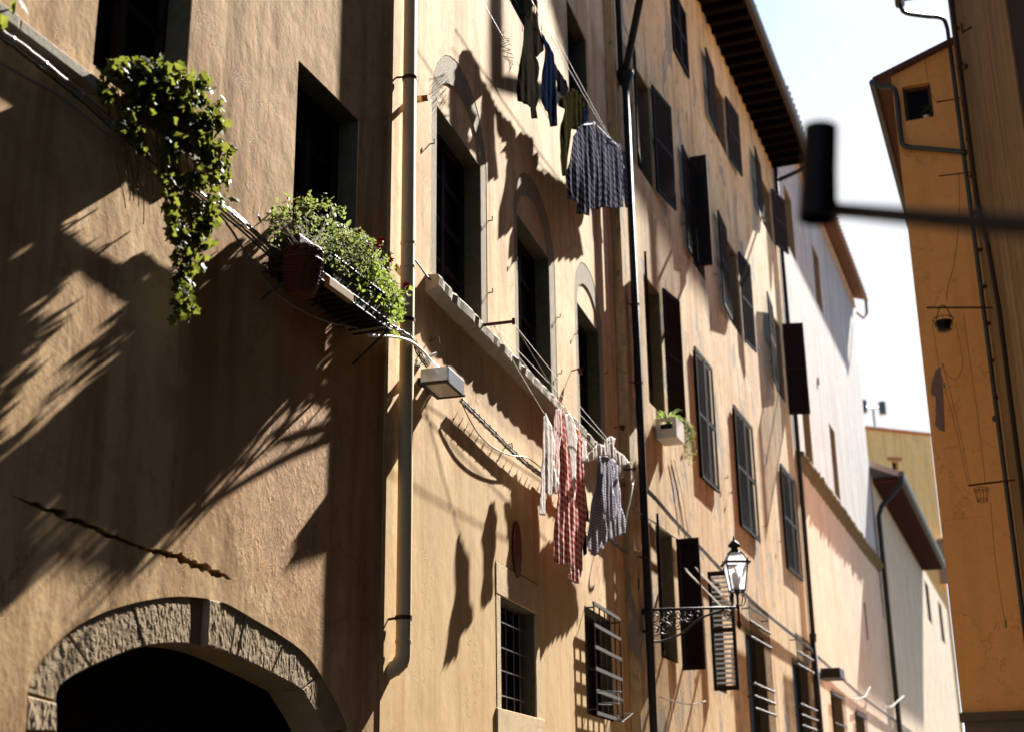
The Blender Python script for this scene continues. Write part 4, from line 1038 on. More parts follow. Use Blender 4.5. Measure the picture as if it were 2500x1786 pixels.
stems = [(u, v) for u, v, r_ in fl] + [(952, 587), (935, 620), (960, 660), (985, 705), (970, 800), (900, 640)]
for (u, v) in stems:
    q = A.H(u, v, .30); b_ = A.P(tb - .3 + random.uniform(-.2, .2), .2, rz + .28); mb.tube(smooth_path([b_, b_.lerp(q, .5) + Vector((random.uniform(-.05, .05), random.uniform(-.06, .06), .06)), q], 5), .0035, 5)
mb.build('stem', M_STEM, rose)
for (u, v, r_) in fl:
    mb = MB(); q = A.H(u, v, .30)
    for k in range(34):
        d = Vector((random.gauss(0, 1), random.gauss(0, 1), random.gauss(.3, 1))).normalized()
        add_leaf(mb, q + d * r_ * .12, r_ * random.uniform(.5, .75), 'rose', up=d, face=d.orthogonal())
    mb.build('bloom', M_FLOWER, rose)

# ---------------- cables
def cable(fr, px, n_, r, mat, label, k=5, name='cable', grp=None):
    mb = MB().tube(smooth_path([fr.H(u, v, n_ if not isinstance(n_, (list, tuple)) else n_[i]) for i, (u, v) in enumerate(px)], k), r, 6)
    return tag(mb.build(name, mat, None, smooth=True), label, 'cable', grp)
def bundle(fr, px, n_, offs, r, mat, label, name='cable_bundle', grp=None, tie=.45):
    root = thing(name, fr.H(*px[0], n_), label, 'cables', grp)
    base = smooth_path([fr.H(u, v, n_) for u, v in px], 6)
    for (dn, dz) in offs:
        MB().tube([p + fr.n * (dn + random.uniform(-.002, .002)) + Vector((0, 0, dz + random.uniform(-.004, .004))) for p in base], r * random.uniform(.8, 1.2), 6).build('strand', mat if (dn + dz) > -.02 else M_CABLED, root, smooth=True)
    acc = 0
    for i in range(1, len(base)):
        acc += (base[i] - base[i - 1]).length
        if acc > tie:
            acc = 0; d = (base[i] - base[i - 1]).normalized(); c = base[i]
            mb = MB().tube([c + fr.n * (.026 * math.cos(a)) + Vector((0, 0, .026 * math.sin(a) + .006)) for a in [2 * math.pi * q / 8 for q in range(9)]], .0045, 5)
            mb.tube([c, c + fr.n * -.05], .006, 5); mb.build('cable_tie', M_STEEL, root)
    return root
random.seed(41)
bundle(A, [(-60, 32), (0, 82), (60, 125), (160, 205), (270, 300), (370, 385), (450, 450), (530, 512)], .12, [(0, 0), (.012, .018), (-.01, -.02)], .008, M_CABLE, 'pale clipped cable pair running under the ledge of the near house behind the ivy', tie=.28)
cable(A, [(-60, 108), (0, 152), (66, 192), (150, 240), (260, 330), (380, 430)], .10, .010, M_CABLE, 'single pale pipe slanting along the wall at the left edge under the clipped cables')
bundle(A, [(525, 500), (560, 530), (610, 572), (650, 610), (700, 660), (780, 720), (860, 770), (920, 792), (965, 812)], .10, [(0, 0), (.015, .02), (.03, .035), (-.01, -.02), (.02, -.012), (.04, .01)], .007, M_CABLE, 'thick sagging bunch of cables between the ivy and the plant rack', tie=.3)
cable(A, [(522, 512), (560, 555), (600, 618), (650, 690), (720, 748), (800, 785), (870, 800), (905, 818)], .12, .009, M_CABLE, 'loose cable drooping in a deep curve below the plant rack')
cable(B, [(900, 819), (960, 822), (1000, 833), (1030, 855), (1052, 880), (1070, 896)], [.22, .2, .19, .18, .17, .16], .013, M_WIRE, 'white cable end looping round the cream downpipe to the floodlight')
bundle(B, [(960, 800), (990, 818), (1010, 835), (1022, 862), (1045, 893)], .17, [(0, 0), (.01, .015), (-.01, -.015)], .006, M_CABLE, 'short twist of cables crossing in front of the cream downpipe', tie=.15)
bundle(B, [(1125, 975), (1160, 1010), (1200, 1050), (1250, 1100), (1290, 1135), (1320, 1158)], .07, [(0, 0), (.012, .014), (-.012, -.014), (.012, -.016)], .007, M_CABLE, 'bundle of cables tied with rings leaving the floodlight to the right', tie=.14)
cable(B, [(1127, 980), (1145, 1020), (1170, 1060), (1205, 1092), (1245, 1110), (1290, 1118), (1330, 1150)], .09, .007, M_CABLE, 'thin grey cable hanging slack under the tied bundle past the floodlight')
bundle(B, [(1320, 1158), (1370, 1205), (1430, 1262), (1480, 1305), (1515, 1335), (1552, 1360)], .06, [(0, 0), (.01, .014), (-.012, -.012)], .008, M_CABLE, 'cable bundle behind the gingham cloths ending at the black downpipe', tie=.2)
cable(B, [(1000, 618), (1025, 650), (1043, 675), (1068, 700), (1120, 760), (1200, 848), (1300, 950), (1420, 1075), (1530, 1190)], .05, .009, M_CABLED, 'dark cable following the underside of the long stone sill', 4)
bundle(C, [(1566, 1182), (1600, 1215), (1640, 1262), (1680, 1305), (1710, 1335), (1750, 1378), (1790, 1420), (1850, 1478), (1900, 1520), (1960, 1568), (2040, 1640), (2110, 1702), (2190, 1760), (2260, 1810)], .08, [(0, 0), (.012, .016), (-.01, -.014), (.01, -.05)], .011, M_CABLE, 'ragged cable bundle sloping along the shuttered house above the street lantern', tie=.8)
cable(C, [(1545, 1240), (1580, 1262), (1620, 1290), (1650, 1312), (1680, 1318), (1705, 1330)], .1, .012, M_CABLE, 'short slack grey cable under the ragged bundle over the bottom shutters')
cable(C, [(1610, 1700), (1650, 1712), (1690, 1718), (1722, 1710)], .15, .010, M_WHITEW, 'white cable loop low on the shuttered house left of the slotted shutter')
cable(C, [(2085, 1706), (2110, 1700), (2118, 1688), (2124, 1676)], .1, .018, M_WHITEW, 'small white conduit bend on the beige wall left of the far black downpipe')
cable(C, [(2155, 1722), (2175, 1724), (2190, 1712), (2206, 1698)], .35, .022, M_WHITEW, 'white conduit bend curling round the far black downpipe')
cable(C, [(1638, 1120), (1650, 1180), (1665, 1290)], .02, .005, M_CABLED, 'thin cord hanging down the wall under the white planter crate, left one', 3)
cable(C, [(1645, 1120), (1662, 1190), (1680, 1300)], .02, .005, M_CABLED, 'thin cord hanging down the wall under the white planter crate, right one', 3)

# ---------------- floodlight
fl_ = thing('floodlight', B.H(1075, 950, .2), 'boxy grey floodlight fixed to the pale wall just right of the cream downpipe', 'floodlight')
fs0, fz = B.SZ(1026, 937, .06)
def tip_n(fr, s_, z_, u_t):
    n_ = 0
    while n_ < 3 and project(fr.P(s_, n_, z_))[0] < u_t: n_ += .005
    return n_
fn1 = tip_n(B, fs0, fz, 1094); fs1 = fs0 + .48; fh = .15
MB().box(B, fs0, fs1, .06, fn1, fz + .012, fz + fh).build('housing', M_STEEL, fl_, bevel=.008)
mb = MB().box(B, fs0 - .01, fs0 + .025, .055, fn1 + .008, fz - .01, fz + .012).box(B, fs1 - .02, fs1 + .01, .055, fn1 + .008, fz - .01, fz + .012).box(B, fs0, fs1, fn1 - .03, fn1 + .008, fz - .01, fz + .012).box(B, fs0, fs1, .055, .09, fz - .01, fz + .012)
mb.build('rim', M_DARK, fl_)
MB().box(B, fs0 + .025, fs1 - .02, .09, fn1 - .03, fz - .002, fz + .006).build('glass', M_LGLASS, fl_)
MB().box(B, fs0 + .1, fs0 + .2, 0, .06, fz + .03, fz + .1).box(B, fs1 - .15, fs1 - .05, 0, .06, fz + .03, fz + .1).build('bracket', M_DARK, fl_)
br = MB().tube(smooth_path([B.H(994, 912, .02), B.H(1012, 896, .08), B.H(1032, 880, .10), B.H(1052, 868, .14), B.H(1064, 863, .16)], 4), .018, 7).tube([B.H(1012, 896, .08), B.H(1018, 880, .13)], .01, 6).tube([B.H(1040, 876, .12), B.H(1048, 885, .16)], .01, 6).tube([B.H(1000, 925, .02), B.H(1022, 890, .09)], .022, 7)
tag(br.build('timber_stub', M_LEDGE, None), 'gnarled timber stub sticking out of the wall above the floodlight', 'stub')
far_f = thing('floodlight', C.H(2020, 1690, .5), 'small dark boxy floodlight far down the beige wall above the barred windows', 'floodlight')
a0, z0 = C.SZ(2004, 1650, .1); MB().box(C, a0, a0 + .9, .1, .62, z0, z0 + .22).build('housing', M_BLKPIPE, far_f, bevel=.01)
MB().box(C, a0 - .02, a0 + .92, .08, .64, z0 - .05, z0).build('rim', M_DARK, far_f)

# iron hooks, plates and stubs on the pale wall
def hook(fr, u, v, L, label, cup=False):
    h = thing('iron_hook', fr.H(u, v), label, 'hook', 'iron hooks on the pale wall')
    s_, z_ = fr.SZ(u, v)
    MB().tube([fr.P(s_, 0, z_), fr.P(s_, L, z_ + .015)], .009, 6).build('rod', M_RUST, h)
    if cup: MB().lathe(fr.P(s_, L + .03, z_ - .06), [(.0, 0), (.028, 0), (.045, .08), (.04, .08), (.0, .07)], 10).build('cup', M_RUST, h)
    else: MB().tube([fr.P(s_, L, z_ + .015), fr.P(s_, L + .03, z_ + .03), fr.P(s_ + .03, L + .03, z_ - .03)], .008, 6).build('tip', M_RUST, h)
hook(B, 1395, 905, .10, 'iron hook with a cup, between the second and third arched windows', True)
hook(B, 1500, 1043, .10, 'iron hook with a cup, right of the third arched window near the black downpipe', True)
hook(B, 1047, 832, .07, 'bare iron hook on the pale wall above the floodlight')
hook(B, 1233, 1088, .05, 'iron hook holding the cable bundle right of the floodlight')
st = thing('pipe_stub', B.H(1005, 245, .02), 'broken clay pipe stub poking from the wall right of the cream downpipe', 'pipe')
s_, z_ = B.SZ(1002, 246)
MB().tube([B.P(s_, -.02, z_), B.P(s_, .13, z_ + .0)], .035, 10).build('pipe', M_B, st)
MB().tube([B.P(s_, .12, z_), B.P(s_ + .0, .19, z_ + .0)], .032, 8).build('broken_end', M_RUST, st)
pl = MB().tube([B.H(1236, 1100, .12), B.H(1248, 1096, .12)], .02, 8).tube([B.H(1236, 1100, .05), B.H(1237, 1030, .06)], .012, 6)

# ---------------- airer bars and lower washing
def bar(u, v, ut, label):
    s_, z_ = B.SZ(u, v); L = tip_n(B, s_, z_, ut)
    r_ = thing('airer_bar', B.P(s_, 0, z_), label, 'airer bar', 'washing line bars')
    MB().box(B, s_ - .012, s_ + .012, -.02, L, z_ - .014, z_ + .014).build('bar', M_RUST, r_)
    MB().tube([B.P(s_, L, z_ - .03), B.P(s_, L, z_ + .035)], .018, 8).build('end_knob', M_RUST, r_)
    return s_, z_, L
s1_, z1_, L1 = bar(1149, 797, 1253, 'rusty airer bar under the first arched window, near end of the lines')
s2_, z2_, L2 = bar(1510, 1147, 1549, 'rusty airer bar by the black downpipe, far end of the lines')
sb_, zb_ = B.SZ(1240, 790, .43)
def lineobj(p, q, sag, label, r=.0035, mat=None, k=14, grp=None):
    return tag(MB().tube(swag(p, q, sag, k), r, 5).build('washing_line', mat or M_WIRE, None), label, 'washing line', grp)
nL = [.16, .24, .34, .43]
ends = [B.H(1333, 1016, .40), B.H(1545, 1140, .24), B.H(1462, 1110, .33), B.H(1500, 1090, .44)]
st_px = [(1205, 794), (1207, 795), (1208, 796), (1253, 788)]
lbl = ['short white washing line on the left, holding the off white shirt', 'white washing line running the full length between the airer bars', 'white washing line carrying the blue gingham cloth', 'white washing line farthest from the wall, holding the white cloth']
for i in range(4): lineobj(B.H(*st_px[i], [.28, .28, .30, L1][i]), ends[i], .02, lbl[i])
lineobj(B.H(1253, 785, L1), B.H(1460, 1120, .36), .03, 'second white washing line dropping from the near airer bar tip to the blue gingham cloth')

def cloth(fr, px, n_, mat, label, cat, name='cloth', amp=.03, wl=.16, seed=0, thick=.006, tilt=0.0, cell=.035, group=None, nvar=None, twist=0.0, turn=0):
    """hanging cloth: outline on the plane n_ off the wall, triangulated, folded vertically, given thickness"""
    uc = sum(p[0] for p in px) / len(px); vc = sum(p[1] for p in px) / len(px)
    if fr is B:
        c_ = B.H(uc, vc, n_); fr = Frame(c_.x, c_.y, -4.2 + turn); n_ = 0.0
    q = [fr.SZ(u, v, n_) for u, v in px]
    # densify
    d = []
    for i in range(len(q)):
        a, b = q[i], q[(i + 1) % len(q)]; k = max(1, int(math.dist(a, b) / cell))
        for j in range(k): d.append((a[0] + (b[0] - a[0]) * j / k, a[1] + (b[1] - a[1]) * j / k))
    s0, s1 = min(p[0] for p in q), max(p[0] for p in q); z0, z1 = min(p[1] for p in q), max(p[1] for p in q)
    pts = [Vector(p) for p in d]; edges = [(i, (i + 1) % len(d)) for i in range(len(d))]
    x = s0
    while x < s1:
        y = z0
        while y < z1:
            p_ = (x + random.uniform(-.3, .3) * cell, y + random.uniform(-.3, .3) * cell)
            if in_poly(p_[0], p_[1], d): pts.append(Vector(p_))
            y += cell
        x += cell
    co, e_, f_, *_r = geometry.delaunay_2d_cdt(pts, edges, [], 1, 1e-5)
    mb = MB(); uv = []
    top = []
    for p in co:
        t = (z1 - p.y) / max(.1, z1 - z0)
        ph = seed * 1.7 + noise.noise(Vector((p.x * 1.5, p.y * .6, seed))) * 2.2
        a_ = amp * (.45 + .75 * t)
        nn_ = a_ * (.22 * math.sin(2 * math.pi * (p.x - s0) / (wl * 1.1) + ph * 1.6) + .75 * noise.noise(Vector((p.x * 3.5, p.y * 1.1, seed * 3.1))) + .10 * noise.noise(Vector((p.x * 12, p.y * 6, seed)))) * .95
        nn_ += tilt * (p.x - s0) + twist * t
        mb.v.append(fr.P(p.x, n_ + nn_, p.y)); uv.append((p.x + nn_ * .8, p.y))
    mb.f = [tuple(f) for f in f_]; mb.uv = uv
    o = mb.build(name, mat, None, smooth=True)
    md = o.modifiers.new('thickness', 'SOLIDIFY'); md.thickness = thick; md.offset = 0
    return tag(o, label, cat, group)
random.seed(51)
cloth(B, [(1327, 1016), (1333, 1012), (1345, 1040), (1352, 1075), (1352, 1140), (1362, 1180), (1350, 1208), (1340, 1212), (1334, 1200), (1332, 1258), (1314, 1256), (1319, 1190), (1326, 1120), (1325, 1060)], .40, M_WHITE, 'off white shirt hanging by one corner, leftmost of the lower washing', 'shirt', 'shirt', .03, .14, 1)
cloth(B, [(1356, 1000), (1366, 996), (1372, 1030), (1366, 1120), (1364, 1200), (1352, 1206), (1348, 1190), (1352, 1120), (1346, 1060)], .34, M_PINK, 'pale pink cloth squeezed between the white shirt and the red gingham', 'cloth', 'pink_cloth', .03, .1, 2)
cloth(B, [(1364, 1000), (1374, 998), (1382, 1018), (1386, 1040), (1400, 1030), (1414, 1052), (1419, 1068), (1424, 1150), (1427, 1250), (1424, 1330), (1420, 1390), (1414, 1425), (1390, 1418), (1383, 1405), (1394, 1388), (1386, 1380), (1353, 1374), (1356, 1280), (1361, 1180), (1366, 1100), (1361, 1040)], .26, M_RED, 'long red and white gingham tablecloth hanging down on the line', 'tablecloth', 'tablecloth', .055, .21, 3)
cloth(B, [(1378, 1012), (1390, 1008), (1402, 1030), (1408, 1070), (1406, 1130), (1402, 1225), (1396, 1180), (1390, 1110), (1384, 1060)], .33, M_WHITE, 'narrow white cloth folded over the middle of the red gingham tablecloth', 'cloth', 'white_cloth', .02, .09, 4)
cloth(B, [(1421, 1060), (1430, 1072), (1434, 1120), (1426, 1128), (1420, 1110)], .22, M_WHITE, 'small white cloth behind the right edge of the red gingham tablecloth', 'cloth', 'white_cloth', .015, .08, 5)
cloth(B, [(1424, 1195), (1430, 1200), (1438, 1262), (1432, 1272), (1426, 1262), (1431, 1350), (1424, 1356), (1420, 1300)], .2, M_BLACK, 'narrow black garment behind the red gingham tablecloth', 'garment', 'black_garment', .02, .1, 6)
cloth(B, [(1448, 1092), (1462, 1082), (1474, 1086), (1480, 1070), (1492, 1064), (1501, 1070), (1497, 1090), (1512, 1104), (1524, 1112), (1532, 1124), (1541, 1128), (1520, 1138), (1510, 1135), (1498, 1120), (1480, 1112), (1462, 1112), (1440, 1126), (1432, 1128), (1436, 1108)], .44, M_WHITE, 'crumpled white cloth thrown over the lines above the blue gingham', 'cloth', 'white_cloth', .05, .18, 7)
cloth(B, [(1459, 1112), (1472, 1108), (1488, 1114), (1500, 1124), (1508, 1140), (1510, 1175), (1518, 1230), (1527, 1270), (1526, 1300), (1508, 1308), (1488, 1314), (1470, 1338), (1454, 1356), (1436, 1342), (1434, 1328), (1441, 1250), (1452, 1180), (1456, 1130)], .34, M_BLUE, 'blue and white gingham cloth hanging in a point near the black downpipe', 'tablecloth', 'gingham_cloth', .05, .26, 8)
cloth(B, [(1462, 1122), (1474, 1112), (1490, 1118), (1500, 1150), (1496, 1190), (1508, 1246), (1504, 1262), (1492, 1272), (1480, 1254), (1468, 1246), (1465, 1200), (1472, 1160)], .42, M_BLUE, 'doubled over front flap of the blue gingham cloth', 'tablecloth', 'gingham_cloth', .04, .2, 9)
pegs = [(1332, 1015, .40, M_CRATE, 'white peg on the corner of the off white shirt'), (1366, 985, .28, M_PEGW, 'wooden peg at the top of the red gingham tablecloth'), (1382, 1010, .3, M_PEGW, 'wooden peg between red gingham and narrow white cloth'), (1413, 1052, .3, M_PEGY, 'yellow peg on the right shoulder of the red gingham tablecloth'), (1390, 1018, .33, M_CRATE, 'white peg on the narrow white cloth'), (1541, 1128, .42, M_PEGW, 'wooden peg at the right end of the crumpled white cloth')]
def peg(fr, u, v, n_, mat, label, L=.075):
    q = fr.H(u, v, n_); p = thing('clothes_peg', q, label, 'peg', 'clothes pegs')
    for sg in (-1, 1):
        MB().hexa([q + fr.t * (sg * x) + fr.n * y + Vector((0, 0, z)) for x, y, z in ((.002, -.006, -L / 2), (.010, -.006, -L / 2), (.010, .006, -L / 2), (.002, .006, -L / 2), (.006, -.006, L / 2), (.018, -.006, L / 2), (.018, .006, L / 2), (.006, .006, L / 2))]).build('leg', mat, p)
for a in pegs: peg(B, *a)

# ---------------- upper washing
kn = B.H(1490, 342, .35)
lineobj(B.H(1281, -30, .35), kn, .05, 'upper washing line that carries the dark trousers and shirts', .004, M_CABLE)
lineobj(B.H(1306, -10, .42), B.H(1492, 340, .38), .03, 'thin upper washing line passing in front of the dark clothes', .003, M_WIRE)
tag(MB().lathe(B.H(1491, 341, .36) - Vector((0, 0, .03)), [(0, 0), (.03, .02), (.03, .04), (0, .06)], 10).build('line_pulley', M_STEEL, None), 'little pale pulley knob where the upper washing lines meet by the pipe', 'pulley')
lineobj(B.H(1174, -5, .30), B.H(1345, 300, .30), .0, 'thin line close to the wall carrying the barbed wire twist', .003, M_CABLED)
mb = MB(); c0 = B.H(1237, 122, .30)
for i in range(16):
    a = c0 + Vector((0, 0, -.16 + i * .018)) + B.t * (.16 - i * .022); d = Vector((random.uniform(-1, 1), random.uniform(-1, 1), random.uniform(-.4, .4))).normalized() * .07
    mb.tube([a - d, a + d], .004, 4)
tag(mb.build('wire_twist', M_CABLED, None), 'twist of thin wire ends knotted on the line left of the dark trousers', 'wire')
random.seed(61)
T0 = lambda zx, zy: (1200 + zx * .308, zy * .308)
cloth(B, [(1290, 20), (1306, 29), (1314, 57), (1326, 106), (1328, 123), (1308, 141), (1317, 167), (1310, 198), (1316, 220), (1308, 264), (1310, 290), (1299, 290), (1296, 262), (1267, 247), (1266, 220), (1275, 110), (1280, 37)], .33, M_GREY, 'charcoal trousers hanging highest, leftmost of the upper washing', 'trousers', 'trousers', .05, .33, 11)
cloth(B, [(1321, 77), (1336, 103), (1352, 136), (1355, 198), (1361, 308), (1343, 310), (1339, 273), (1330, 270), (1318, 220), (1328, 154), (1330, 123)], .34, M_JEAN, 'navy blue trousers hanging right beside the charcoal pair', 'trousers', 'trousers', .04, .22, 12)
cloth(B, [T0(*p) for p in [(480, 470), (530, 560), (590, 640), (612, 700), (600, 790), (560, 760), (520, 720), (500, 600)]], .33, M_BLACK, 'small black garment bunched between the navy trousers and olive jacket', 'garment', 'black_garment', .04, .2, 13)
cloth(B, [T0(*p) for p in [(525, 820), (560, 770), (610, 740), (640, 700), (690, 730), (728, 775), (726, 1050), (690, 1045), (636, 1020), (625, 1120), (604, 1360), (570, 1400), (540, 1390), (533, 1240), (552, 1000), (575, 870), (540, 840)]], .33, M_OLIVE, 'olive jacket with hanging sleeves between the trousers and the plaid shirt', 'jacket', 'jacket', .05, .3, 14)
cloth(B, [(1437, 296), (1447, 306), (1462, 318), (1477, 333), (1496, 346), (1508, 357), (1518, 376), (1524, 410), (1520, 436), (1514, 440), (1520, 470), (1524, 505), (1500, 510), (1478, 505), (1460, 512), (1440, 510), (1436, 527), (1416, 521), (1404, 492), (1384, 482), (1383, 440), (1392, 385), (1398, 335), (1412, 312), (1425, 302)], .34, M_PLAID, 'navy and white plaid shirt on a hanger, front one of the upper washing', 'shirt', 'plaid_shirt', .055, .30, 15, nvar=1)
cloth(B, [(1490, 345), (1512, 352), (1530, 380), (1534, 420), (1538, 470), (1543, 506), (1526, 508), (1520, 470), (1516, 420), (1505, 375)], .26, M_PLAID, 'second dark plaid shirt half hidden behind the front plaid shirt', 'shirt', 'plaid_shirt', .04, .2, 16)
cloth(B, [(1425, 268), (1434, 262), (1437, 272), (1432, 300), (1438, 312), (1428, 318), (1422, 296)], .34, M_JEAN, 'bunched navy collar cloth pegged above the plaid shirt', 'cloth', 'navy_cloth', .03, .12, 17)
hg = thing('coat_hanger', B.H(1452, 300, .35), 'wire coat hanger holding the plaid shirt', 'hanger')
MB().tube(smooth_path([B.H(1425, 305, .35), B.H(1445, 302, .35), B.H(1450, 298, .35)], 3) + [B.H(1480, 330, .35), B.H(1510, 358, .35)], .006, 5).build('wire', M_STEEL, hg)
for a in [(1301, 24, .36, M_PEGY, 'yellow peg at the waist of the charcoal trousers'), (1306, 27, .37, M_PEGY, 'second yellow peg at the waist of the charcoal trousers'), (1322, 68, .36, M_PEGO, 'orange peg at the top of the navy trousers'), (1276, 70, .33, M_PEGO, 'orange peg left of the charcoal trousers'), (1450, 302, .36, M_CRATE, 'pale peg on the hanger of the plaid shirt')]: peg(B, *a)

# ---------------- cable ends by the black downpipe
mb = MB().tube(smooth_path([C.H(1545, 1180, .2), C.H(1541, 1205, .22), C.H(1532, 1245, .22), C.H(1527, 1275, .2), C.H(1520, 1300, .15)], 5), .012, 7)
tag(mb.build('white_hose', M_WIRE, None, smooth=True), 'short white hose curving down beside the blue gingham cloth', 'hose')
ins = thing('junction_bottle', C.H(1545, 1400, .12), 'pale grey insulator bottle with a dark cap left of the black downpipe', 'insulator')
MB().lathe(B.H(1546, 1370, .12) - Vector((0, 0, .10)), [(0, 0), (.035, .01), (.045, .12), (.03, .24), (.02, .30)], 12).build('body', M_STEEL, ins, smooth=True)
MB().lathe(B.H(1552, 1420, .12) - Vector((0, 0, .14)), [(0, 0), (.05, .02), (.06, .14), (.05, .2)], 10).build('cap', M_DARK, ins, smooth=True)

# ---------------- planter crate with spider plant
random.seed(71)
cr = thing('planter_crate', C.H(1630, 1050, .2), 'white slatted crate planter with cut out handles on the shuttered house', 'planter')
cs0, cz0 = C.SZ(1602, 1068, .02); cn1 = tip_n(C, cs0, cz0, 1652); cs1 = cs0 + .55
mb = MB()
for (z0, z1) in ((.0, .14), (.28, .34)):
    mb.box(C, cs0, cs0 + .018, .02, cn1, cz0 + z0, cz0 + z1)
mb.box(C, cs0, cs0 + .018, .02, .10, cz0 + .14, cz0 + .28); mb.box(C, cs0, cs0 + .018, cn1 - .07, cn1, cz0 + .14, cz0 + .28)
mb.build('end_panel', M_CRATE, cr)
MB().box(C, cs0 + .019, cs1 - .019, .02, .036, cz0 + .001, cz0 + .34).box(C, cs0 + .019, cs1 - .019, cn1 - .017, cn1 - .001, cz0 + .001, cz0 + .34).box(C, cs1 - .018, cs1, .02, cn1, cz0, cz0 + .34).build('side_panel', M_CRATE, cr)
MB().box(C, cs0, cs1, .02, cn1, cz0 - .014, cz0 - .001).build('base', M_CRATE, cr)
MB().box(C, cs0 + .03, cs1 - .03, .05, cn1 - .03, cz0 + .02, cz0 + .24).build('soil', M_SOIL, cr)
sp = thing('spider_plant', C.H(1625, 1020, .2), 'spiky spider plant with arching pale leaves in the white crate', 'plant')
mb = MB(); base = C.P(cs0 + .2, cn1 * .5, cz0 + .27)
for i in range(60):
    a = random.uniform(0, 2 * math.pi); L = random.uniform(.28, .5); h = random.uniform(.3, 1.0)
    d = Vector((math.cos(a), math.sin(a), 0)); w = .012; N = 8; vs = []; sd = Vector((-d.y, d.x, 0))
    for k in range(N + 1):
        t = k / N; p_ = base + d * (L * (1 - h * .4) * t) + Vector((0, 0, L * h * (t * 1.6 - t * t * 1.15))); ww = w * math.sin(math.pi * min(.98, t * .85 + .15)); vs += [p_ - sd * ww, p_ + sd * ww]
    mb.add(vs, [(2 * k, 2 * k + 1, 2 * k + 3, 2 * k + 2) for k in range(N)])
mb.build('foliage', M_GREEN, sp)
tr = thing('trailing_plant', C.H(1675, 1050, .3), 'small leaved trailing plant hanging from the right side of the white crate', 'plant')
mb = MB(); ms_ = MB()
for i in range(26):
    u0 = random.uniform(1655, 1672); v0 = random.uniform(1022, 1040); u1 = random.uniform(1668, 1698); v1 = random.uniform(1060, 1135)
    P = smooth_path([C.H(u0, v0, .30), C.H((u0 + u1) / 2 + 6, v0 + 8, .33), C.H(u1, (v0 + v1) / 2, .32), C.H(u1 + random.uniform(-2, 4), v1, .30)], 6)
    ms_.tube(P, .002, 4)
    for p_ in P:
        for k in range(2): add_leaf(mb, p_ + Vector((random.gauss(0, .012),) * 3), random.uniform(.022, .04), 'oval')
mb.build('foliage', M_HERB, tr); ms_.build('stem', M_STEM, tr)

# ---------------- wall lantern
random.seed(81)
ls, lz = C.SZ(1568, 1487); ln = tip_n(C, ls, lz, 1801)
sag = 1481 - project(C.P(ls, ln, lz))[1]
ltz = lz - sag / 3390 * 22.0
lan = thing('street_lantern', C.P(ls, 0, lz), 'black glazed street lantern on a long scrolled iron wall bracket', 'street lantern')
def LP(n_, z_): return C.P(ls, n_, lz + (ltz - lz) * n_ / ln + z_)
mb = MB(); mb.tube([LP(-.02, 0), LP(ln + .02, 0)], .020, 8); mb.tube([LP(.0, -.05), LP(.06, -.05)], .03, 8)
mb.tube([LP(.06, .02), LP(.06, -.48)], .022, 8); mb.tube([LP(-.05, -.34), LP(.10, -.34)], .028, 8)
mb.tube(smooth_path([LP(.06, -.46), LP(.22, -.50), LP(.42, -.46), LP(.64, -.36), LP(.82, -.22), LP(1.0, -.12), LP(ln * .86, -.03)], 6), .018, 8)
mb.build('bracket', M_DARK, lan, smooth=True)
mb = MB()
def scroll(cn, cz, r0, turns, sgn, ph):
    P = []
    for i in range(int(22 * turns)):
        a = ph + sgn * 2 * math.pi * i / 22; r_ = r0 * (1 - .8 * i / (22 * turns)); P.append(LP(cn + r_ * math.cos(a), cz + r_ * math.sin(a)))
    mb.tube(P, .010, 5)
for (a, b, r_, tt, sg, ph) in ((.20, -.13, .10, 1.6, 1, 0), (.20, -.33, .10, 1.6, -1, 2), (.36, -.28, .12, 1.7, 1, 3), (.40, -.10, .08, 1.5, -1, 1), (.56, -.22, .10, 1.6, 1, 4), (.58, -.09, .06, 1.3, -1, 0), (.73, -.14, .085, 1.5, 1, 2), (.88, -.09, .05, 1.3, -1, 3), (.30, -.20, .05, 1.4, 1, 5), (ln - .16, -.09, .085, 1.8, -1, 1.2)): scroll(a, b, r_, tt, sg, ph)
for i in range(26):
    a = random.uniform(.1, .9); q = LP(a, -random.uniform(.05, .42 - .35 * a)); mb.lathe(q - Vector((0, 0, .012)), [(0, 0), (.016, .012), (0, .024)], 6)
mb.tube([LP(.08, -.02), LP(.9, -.02)], .006, 5)
mb.build('scrollwork', M_DARK, lan, smooth=True)
lc = LP(ln, 0)
mb = MB().tube([lc + Vector((0, 0, -.22)), lc + Vector((0, 0, .24))], .020, 8); mb.lathe(lc + Vector((0, 0, -.34)), [(0, 0), (.018, .03), (.034, .06), (.036, .10), (.02, .15)], 8); mb.lathe(lc + Vector((0, 0, .18)), [(.02, 0), (.04, .04), (.05, .10), (.03, .13)], 10)
for k in range(4):
    a = math.pi / 4 + k * math.pi / 2; d = Vector((math.cos(a), math.sin(a), 0))
    mb.tube(smooth_path([lc + Vector((0, 0, .05)), lc + d * .09 + Vector((0, 0, .03)), lc + d * .14 + Vector((0, 0, .13)), lc + d * .10 + Vector((0, 0, .20)), lc + d * .13 + Vector((0, 0, .24))], 4), .008, 5)
mb.build('stem', M_DARK, lan, smooth=True)
def sq(z_, r_, rot=R(22)):
    return [lc + Vector((math.cos(rot + math.pi / 4 + k * math.pi / 2) * r_, math.sin(rot + math.pi / 4 + k * math.pi / 2) * r_, z_)) for k in range(4)]
b0, b1, b2 = .25, .25 + .43, .25 + .43 + .16
loB, hiB, rfB = sq(b0, .145), sq(b1, .235), sq(b2, .125)
mb = MB()
